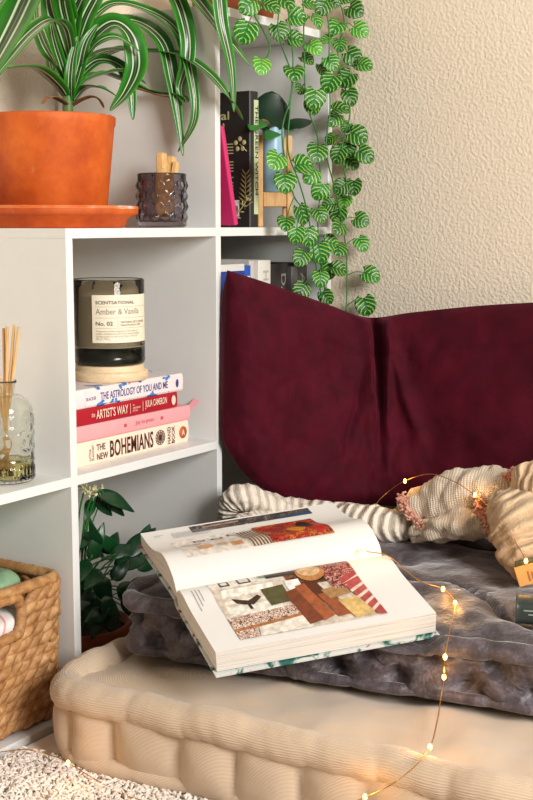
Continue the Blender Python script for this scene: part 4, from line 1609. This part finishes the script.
M['kilim'] = busy('printed_kilim', [(0, (60, 16, 20)), (.38, (196, 40, 30)), (.47, (40, 24, 28)), (.53, (214, 120, 40)), (.60, (176, 30, 36)), (.68, (236, 190, 110))], 110)
M['rugprint'] = busy('printed_rug', [(0, (70, 40, 34)), (.42, (150, 60, 56)), (.52, (206, 170, 150)), (.58, (110, 40, 44)), (.7, (60, 34, 30))], 150)
M['shelfprint'] = busy('printed_books', [(0, (40, 32, 30)), (.40, (150, 110, 80)), (.48, (230, 222, 210)), (.56, (180, 60, 44)), (.63, (60, 60, 66)), (.7, (214, 190, 140))], 190)
M['darkprint'] = busy('printed_dark_room', [(0, (36, 24, 20)), (.44, (86, 52, 34)), (.56, (140, 84, 50)), (.66, (48, 36, 34))], 90)
M['seaprint'] = busy('printed_seascape', [(0, (30, 42, 56)), (.45, (70, 60, 54)), (.55, (120, 96, 80)), (.62, (40, 60, 80)), (.7, (200, 196, 190))], 70)


class Photo:
    """one printed picture: patches that follow the page, in picture coordinates 0..1 (x along the gutter, y from the fore edge up)"""
    def __init__(self, name, side, s0, s1, t0, t1, label):
        self.name, self.side, self.r, self.label = name, side, (s0, s1, t0, t1), label
        self.mb, self.mats, self.n = MB(), [], 0

    def pt(self, x, y, lift):
        s0, s1, t0, t1 = self.r
        return page_pt(self.side, lerp(s0, s1, x), lerp(t0, t1, y), lift)

    def mat(self, m):
        m = M[m] if isinstance(m, str) else pcol(m)
        if m not in self.mats: self.mats.append(m)
        return self.mats.index(m)

    def quad(self, m, a, b, c, d):
        """corners in order, any quadrilateral"""
        self.n += 1
        lift = .00025 + .00012 * self.n ** .8
        i = self.mat(m)

        def fn(u, v):
            x = lerp(lerp(a[0], b[0], u), lerp(d[0], c[0], u), v)
            y = lerp(lerp(a[1], b[1], u), lerp(d[1], c[1], u), v)
            return self.pt(x, y, lift)
        self.mb.grid(fn, 10, 10, mi=i, flip=True)

    def rect(self, m, x0, y0, x1, y1): self.quad(m, (x0, y0), (x1, y0), (x1, y1), (x0, y1))

    def disc(self, m, cx, cy, rx, ry, n=18):
        self.n += 1
        lift = .00025 + .00012 * self.n ** .8
        i = self.mat(m)
        self.mb.grid(lambda u, v: self.pt(cx + rx * v * math.cos(2 * PI * u), cy + ry * v * math.sin(2 * PI * u), lift), n, 4, cu=True, mi=i)

    def done(self):
        o = self.mb.build(self.name, self.mats, ob, world=True)
        o['label'] = self.label


# near page: y = 0 gutter (top of the picture) .. 1 fore edge
ph = Photo('page_photo', 1, .13, .80, .02, .90, 'printed photo of a room with brown leather armchairs and a striped rug')
ph.rect((206, 192, 176), 0, 0, 1, 1)
ph.quad((232, 224, 212), (.06, .22), (.42, .22), (.40, .62), (.03, .62))
ph.rect((226, 216, 204), .0, .0, .34, .2)
for x, y, w_, h_ in ((.07, .07, .07, .10), (.20, .05, .09, .12)):
    ph.rect((40, 38, 38), x, y, x + w_, y + h_); ph.rect((222, 214, 202), x + .012, y + .02, x + w_ - .012, y + h_ - .02)
ph.quad((120, 150, 108), (.36, .02), (.46, .02), (.46, .12), (.36, .12))
ph.quad('darkprint', (.52, 0), (.78, 0), (.78, .34), (.52, .34))
ph.rect((60, 48, 36), .40, .02, .60, .16)
ph.quad((60, 40, 26), (.10, .36), (.20, .42), (.18, .48), (.12, .44))
ph.quad((60, 40, 26), (.18, .44), (.28, .36), (.30, .40), (.22, .50))
ph.rect((44, 32, 22), .185, .46, .205, .56)
ph.quad((84, 80, 46), (.32, .30), (.48, .28), (.48, .54), (.33, .56))
ph.rect((226, 222, 214), .50, .24, .60, .46)
ph.quad('shelfprint', (.0, .66), (.48, .60), (.48, .78), (.0, .84))
ph.quad((170, 110, 60), (.0, .84), (.48, .76), (.48, .80), (.0, .88))
ph.quad('shelfprint', (.0, .88), (.14, .86), (.13, 1), (.0, 1))
ph.quad((222, 214, 202), (.16, .86), (.48, .80), (.50, 1), (.14, 1))
ph.quad((120, 58, 32), (.46, .40), (.56, .36), (.60, .92), (.48, .96))
ph.quad((158, 84, 48), (.55, .34), (.63, .32), (.68, .88), (.59, .94))
ph.quad((86, 42, 24), (.62, .30), (.70, .28), (.74, .60), (.66, .66))
ph.quad((146, 76, 44), (.66, .52), (.76, .50), (.80, .90), (.69, .92))
ph.quad((210, 176, 112), (.76, .66), (.92, .64), (.93, .96), (.79, .98))
ph.quad((160, 122, 78), (.70, .46), (.86, .42), (.88, .58), (.72, .62))
ph.quad('rugprint', (.74, 0), (1, 0), (1, .50), (.80, .48))
ph.quad((168, 70, 70), (.86, .34), (1, .26), (1, 1), (.94, .98))
for k in range(5):
    a = .42 + k * .12
    ph.quad((226, 196, 184), (.87 + .012 * k, a), (1, a - .10), (1, a - .06), (.875 + .012 * k, a + .04))
ph.disc((176, 120, 70), .70, .18, .10, .13)
ph.disc((214, 176, 130), .70, .15, .08, .09)
ph.done()
# far page: y = 0 gutter .. 1 fore edge
ph = Photo('page_photo', 0, .10, .82, .22, .74, 'printed photo of a white room and a bright red patterned textile')
ph.rect((228, 222, 214), 0, 0, 1, 1)
ph.quad((214, 204, 192), (0, 0), (.5, 0), (.5, .35), (0, .28))
ph.rect((200, 150, 100), .10, .16, .20, .36); ph.rect((206, 168, 124), .24, .20, .30, .34); ph.rect((196, 140, 92), .32, .12, .40, .28)
for x, y in ((.14, .74), (.26, .72), (.38, .80)):
    ph.rect((70, 66, 64), x, y, x + .08, y + .10); ph.rect((226, 220, 212), x + .015, y + .025, x + .065, y + .075)
ph.rect((120, 90, 70), .03, .5, .16, .54)
for k in range(14):
    ph.rect((90, 60, 44) if k % 2 else (206, 190, 170), .44 + k * .011, .0, .451 + k * .011, .9)
ph.rect('kilim', .575, 0, 1, 1)
ph.disc((226, 150, 40), .80, .42, .06, .20); ph.disc((160, 24, 30), .68, .62, .06, .22); ph.disc((40, 24, 30), .90, .66, .05, .26); ph.disc((190, 40, 34), .93, .26, .05, .18)
ph.done()
ph = Photo('page_photo', 0, .24, .86, .86, .975, 'printed strip of a dark seaside photo along the far edge')
ph.rect('seaprint', 0, 0, 1, 1); ph.quad((40, 70, 100), (.7, 0), (1, 0), (1, .5), (.75, .4)); ph.quad((170, 140, 120), (.1, .5), (.4, .6), (.4, .8), (.1, .7))
ph.done()
for side, s0, s1, t0, n, dt in ((0, .135, .33, .80, 6, .018), (1, .035, .050, 0, 0, 0), (0, .05, .10, .80, 2, .02)):
    for k in range(n):
        mb = MB(); tt = t0 + .10 - k * dt
        mb.grid(lambda u, v: page_pt(side, lerp(s0, s1 - .02 * (k == n - 1), u), tt + v * .006, .0004), 6, 1, flip=False)
        mb.build('printed_line', pcol((150, 146, 142)), ob, world=True)
for k in range(3):
    mb = MB(); mb.grid(lambda u, v: page_pt(1, .045 + .016 * k + v * .004, lerp(.14, .42 - .06 * k, u), .0004), 10, 1)
    mb.build('printed_line', pcol((150, 146, 142)), ob, world=True)
# ------------------------------------------------------------------ the throws along the foot of the back cushion
def knit(name, lo, hi, mode):
    t = NT(name)
    tc = t.n('ShaderNodeTexCoord')
    sp = t.n('ShaderNodeSeparateXYZ')
    t.link(tc.outputs['UV'], sp.inputs[0])
    nn = t.noise(t.coords(), 60, 3)
    c = t.ramp(nn, [(.3, lin(lo)), (.7, lin(hi))])
    if mode == 'waffle':
        a = t.math('SINE', t.math('MULTIPLY', sp.outputs[0], 2 * PI / .0075))
        b = t.math('SINE', t.math('MULTIPLY', sp.outputs[1], 2 * PI * 42))
        h = t.math('MULTIPLY', a, b)
        hh = t.math('ADD', t.math('ABSOLUTE', h), t.math('MULTIPLY', nn, .4))
        t.bump(hh, .6, .002)
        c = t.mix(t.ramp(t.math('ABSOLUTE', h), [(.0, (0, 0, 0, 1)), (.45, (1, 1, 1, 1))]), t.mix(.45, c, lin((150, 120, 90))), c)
    elif mode == 'stripe':
        s = t.math('ADD', t.math('MULTIPLY', sp.outputs[0], 2 * PI / .0135), t.math('MULTIPLY', t.math('SINE', t.math('MULTIPLY', t.math('ADD', sp.outputs[1], .1), 2 * PI)), 2.4))
        wv = t.math('ADD', t.math('SINE', s), .72)
        t.bump(t.math('ADD', wv, t.math('MULTIPLY', t.noise(t.coords(), 300, 3), .9)), .8, .003)
        c = t.mix(t.ramp(wv, [(0, (0, 0, 0, 1)), (.14, (1, 1, 1, 1))]), t.mix(.5, c, lin((120, 104, 88))), c)  # dark stripes: dark yarn together with painted shade between the ridges
    else:
        s = t.math('ADD', t.math('MULTIPLY', sp.outputs[0], 2 * PI / .017), t.math('MULTIPLY', sp.outputs[1], 2 * PI * 2))
        s = t.math('ADD', s, t.math('MULTIPLY', t.noise(t.coords(), 16, 2), 4))
        wv = t.math('SINE', s)
        t.bump(t.math('ADD', wv, t.math('MULTIPLY', t.noise(t.coords(), 320, 3), .7)), .8, .0032)
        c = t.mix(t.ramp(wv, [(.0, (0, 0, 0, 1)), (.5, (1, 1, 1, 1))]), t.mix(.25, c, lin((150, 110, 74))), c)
    return t.set(c, .95, Sheen_Weight=.2)


M['waffle'] = knit('waffle_knit', (222, 205, 182), (234, 220, 200), 'waffle')
M['striped'] = knit('striped_knit', (232, 219, 200), (242, 231, 216), 'stripe')
M['ribbed'] = knit('ribbed_fleece', (216, 184, 146), (230, 202, 166), 'rib')
M['fringe'] = plain('pink_fringe', (214, 158, 138), .95, .15, 120, .8, 300, .003)


def lump(path, rw, rh_, parent, name, mat, seed, fold=.006, n=40, ridges=0, ridge_amp=0):
    """a bunched roll of cloth along a path; half widths and heights per point, with folds"""
    P = spline(path, 14)
    m = len(P) - 1
    k = len(path) - 1

    def val(L, f):
        x = f * k
        i = min(k - 1, int(x))
        return lerp(L[i], L[i + 1], x - i)
    mb = MB()
    ln = [0]
    for i in range(m): ln.append(ln[-1] + (P[i + 1] - P[i]).length)

    def fn(u, v):
        i = int(round(u * m))
        f = i / m
        tg = (P[min(m, i + 1)] - P[max(0, i - 1)]).normalized()
        sd = tg.cross(Vector((0, 0, 1))).normalized()
        up_ = sd.cross(tg)
        a = 2 * PI * v
        end = (1 - abs(2 * f - 1) ** 8) ** .5 + .02
        w_, h_ = val(rw, f) * end, val(rh_, f) * end
        c, s = math.cos(a), math.sin(a)
        d = fold * (nz(f * 9 * ln[-1] / .2 + seed, c * 1.6, s * 1.6) * 1.4 + .6 * nz(f * 22 * ln[-1] / .2, c * 3, s * 3 + seed))
        if ridges: d += ridge_amp * abs(math.sin(PI * (f * ridges + .35 * s + .25 * c))) ** .7
        return P[i] + sd * ((w_ + d) * c) + up_ * ((h_ + d) * s * (1 if s > 0 else .8))
    mb.grid(fn, m, n, cv=True, uvs=(ln[-1], 1))
    return mb.build(name, mat, parent, world=True)


def fringe(path, parent, r=.010, cnt=160, name='fringe'):
    """a fluffy edge of short looped yarn"""
    P = spline(path, 12)
    mb = MB()
    for k in range(cnt):
        x = rnd.random() * (len(P) - 1)
        i = min(len(P) - 2, int(x))
        p = P[i].lerp(P[i + 1], x - i)
        d = Vector((rnd.gauss(0, 1), rnd.gauss(0, 1), rnd.gauss(0, 1))).normalized()
        e = Vector((rnd.gauss(0, 1), rnd.gauss(0, 1), rnd.gauss(0, 1))).normalized()
        mb.tube([p, p + d * r * .7, p + d * r * .8 + e * r * .5], [.0017, .0021, .0016], 5)
    mb.tube(P, r * .55, 10)
    o = mb.build(name, M['fringe'], parent, world=True)
    o['label'] = 'dusty pink fringe'
    return o


tb = thing('knitted_throw', 'cream waffle knit throw with pink fringe and striped end, bunched before the burgundy cushion', 'blanket', tuple(at(420, 520, x=.10)))
lump([at(229, 523, y=-.045), at(232, 506, y=-.05), at(246, 499, y=-.07), at(285, 511, y=-.105), at(330, 517, x=.085), at(372, 524, x=.095), at(412, 530, x=.10)],
     [.014, .022, .026, .028, .030, .034, .03], [.014, .020, .022, .020, .022, .030, .03], tb, 'striped_end', M['striped'], 3, .004, ridges=22, ridge_amp=.0025)
lump([at(236, 524, y=-.085), at(262, 520, y=-.10), at(300, 530, y=-.13), at(345, 536, y=-.18)], [.018, .022, .024, .02], [.012, .016, .016, .012], tb, 'loose_fold', M['striped'], 13, .004)
lump([at(398, 520, x=.135), at(420, 512, x=.13), at(446, 502, x=.125), at(475, 496, x=.125), at(505, 494, x=.13), at(535, 490, x=.135)], [.026, .036, .045, .046, .042, .04], [.020, .034, .045, .044, .038, .035], tb, 'waffle_fold', M['waffle'], 21, .007)
lump([at(412, 536, x=.085), at(435, 531, x=.08), at(460, 526, x=.078), at(484, 524, x=.08), at(505, 526, x=.08)], [.020, .028, .03, .028, .02], [.012, .020, .026, .026, .018], tb, 'waffle_fold', M['waffle'], 33, .006)
fringe([at(401, 496, x=.10), at(405, 507, x=.086), at(413, 518, x=.078), at(425, 527, x=.068)], tb)
fringe([at(478, 496, x=.07), at(479, 508, x=.062), at(484, 520, x=.058), at(490, 532, x=.055)], tb, .009, 110)
fringe([at(507, 478, x=.10), at(514, 471, x=.105), at(521, 474, x=.105)], tb, .009, 80)
rb = thing('fleece_blanket', 'beige ribbed fleece blanket rolled up at the right edge, beside the waffle throw', 'blanket', tuple(at(525, 540, x=.04)))
lump([at(502, 506, x=.07), at(516, 510, x=.055), at(530, 528, x=.035), at(538, 556, x=.015), at(548, 580, x=-.01)], [.024, .046, .056, .052, .035], [.018, .036, .046, .042, .026], rb, 'rolled_end', M['ribbed'], 44, .006, 48, 9, .005)
lump([at(520, 486, x=.09), at(540, 484, x=.085), at(575, 500, x=.07), at(620, 540, x=.05)], [.03, .045, .05, .05], [.02, .036, .04, .04], rb, 'rolled_end', M['ribbed'], 55, .006, 48, 9, .004)

# ------------------------------------------------------------------ fairy lights
t = NT('bulb_glow')
t.set(lin((255, 190, 90)), .3)
t.b.inputs['Emission Color'].default_value = (1.0, .50, .10, 1)
t.b.inputs['Emission Strength'].default_value = 9
M['glow'] = t.m
M['copper'] = plain('copper_wire', (190, 140, 70), .35, .05, Metallic=.7)
fl = thing('fairy_lights', 'string of warm fairy lights on copper wire draped over blanket, book, cushion and mattress', 'fairy lights', tuple(at(430, 740, z=.135)))
run = [(526, 561, dict(x=-.075), 1), (518, 546, dict(x=-.035), 0), (500, 522, dict(x=.005), 0), (488, 506, dict(x=.05), 0), (475, 495, dict(x=.062), 1), (455, 482, dict(x=.085), 0), (430, 474, dict(x=.105), 0), (405, 481, dict(x=.125), 1),
       (388, 492, dict(x=.14), 0), (375, 506, dict(x=.10), 0), (368, 528, dict(x=.03), 0), (364, 549, dict(z=.292), 1), (388, 556, dict(z=.286), 0), (418, 580, dict(z=.250), 0), (443, 589, dict(z=.226), 1), (455, 603, dict(z=.222), 1),
       (450, 630, dict(z=.222), 0), (445, 657, dict(z=.205), 1), (444, 677, dict(z=.170), 1), (441, 697, dict(z=.145), 0), (437, 722, dict(z=.134), 0), (430, 747, dict(z=.134), 1), (415, 766, dict(z=.136), 0), (392, 784, dict(z=.130), 0),
       (365, 797, dict(x=-.498), 1), (320, 812, dict(x=-.525), 0), (220, 815, dict(x=-.535), 0), (130, 797, dict(x=-.530), 0), (95, 779, dict(x=-.520), 0), (68, 763, dict(x=-.552), 1), (56, 757, dict(z=.026), 0), (30, 750, dict(z=.034), 0),
       (8, 751, dict(z=.034), 0), (-25, 756, dict(z=.032), 0)]
WP = [at(a, b, **k) for a, b, k, _ in run]
mb = MB(); mb.tube(spline(WP, 8), .00075, 5); mb.build('wire', M['copper'], fl, world=True)
for p, (a, b, k, lit) in zip(WP, run):
    if not lit: continue
    big = .0026
    mb = MB(); mb.ball(p, (big, big, big * 1.5), 10, 8); o = mb.build('bulb', M['glow'], fl, world=True)
    l = bpy.data.lights.new('bulb_light', 'POINT')
    l.energy = .034
    l.color = (1.0, .50, .12)
    l.shadow_soft_size = .006
    lo = bpy.data.objects.new('bulb_light', l)
    COL.objects.link(lo)
    lo.parent = o
    lo.location = p - Vector(fl.location) + (CAM - p).normalized() * .009 + Vector((0, 0, .005))
# battery box with a kraft sleeve, and a small dark case
M['kraft'] = plain('kraft_sleeve', (206, 150, 84), .8, .08, 60)
M['darkcase'] = plain('dark_case', (52, 58, 54), .4, .06)
M['olive'] = plain('olive_plastic', (70, 76, 44), .5, .06)
q = at(531, 572, x=-.055)
bb = thing('battery_box', 'kraft paper sleeved battery box of the fairy lights, resting on the beige blanket', 'battery box', tuple(q), (R(-18), R(8), R(24)))
mb = MB(); mb.box((-.010, -.045, -.015), (.010, .021, .013)); mb.build('sleeve', M['kraft'], bb, smooth=False, bevel=.001)
mb = MB(); mb.box((-.008, -.043, .0132), (.008, .018, .019)); mb.build('battery_case', M['olive'], bb, smooth=False, bevel=.001)
for k in range(4):
    mb = MB(); mb.box((-.0108, .003 - .005 * k, -.010 + .002 * (k % 2)), (-.0101, .0055 - .005 * k, .004 - .002 * (k % 3))); mb.build('printed_mark', plain('sleeve_ink', (150, 100, 52), .7, .02), bb, smooth=False)
q = at(532, 610, z=.236)
dc = thing('small_case', 'small dark grey-green case at the right edge, on the velvet cushion below the blanket', 'case', tuple(q), (0, 0, R(20)))
mb = MB()
mb.grid(lambda u, v: (.020 * abs(math.cos(2 * PI * v)) ** .6 * (1 if math.cos(2 * PI * v) > 0 else -1), lerp(.020, -.06, u) , .016 * abs(math.sin(2 * PI * v)) ** .6 * (1 if math.sin(2 * PI * v) > 0 else -1)), 12, 40, cv=True)
n0 = len(mb.v)
mb.face(list(range(0, 40))[::-1]); mb.face(list(range(12 * 40, 13 * 40)))
mb.build('shell', M['darkcase'], dc, bevel=.003)
for k in range(3):
    mb = MB(); mb.box((-.0206, -.034, .004 - .005 * k), (-.0200, .010 - .006 * k, .0055 - .005 * k)); mb.build('printed_line', plain('case_print', (150, 156, 150), .6, .02), dc, smooth=False)
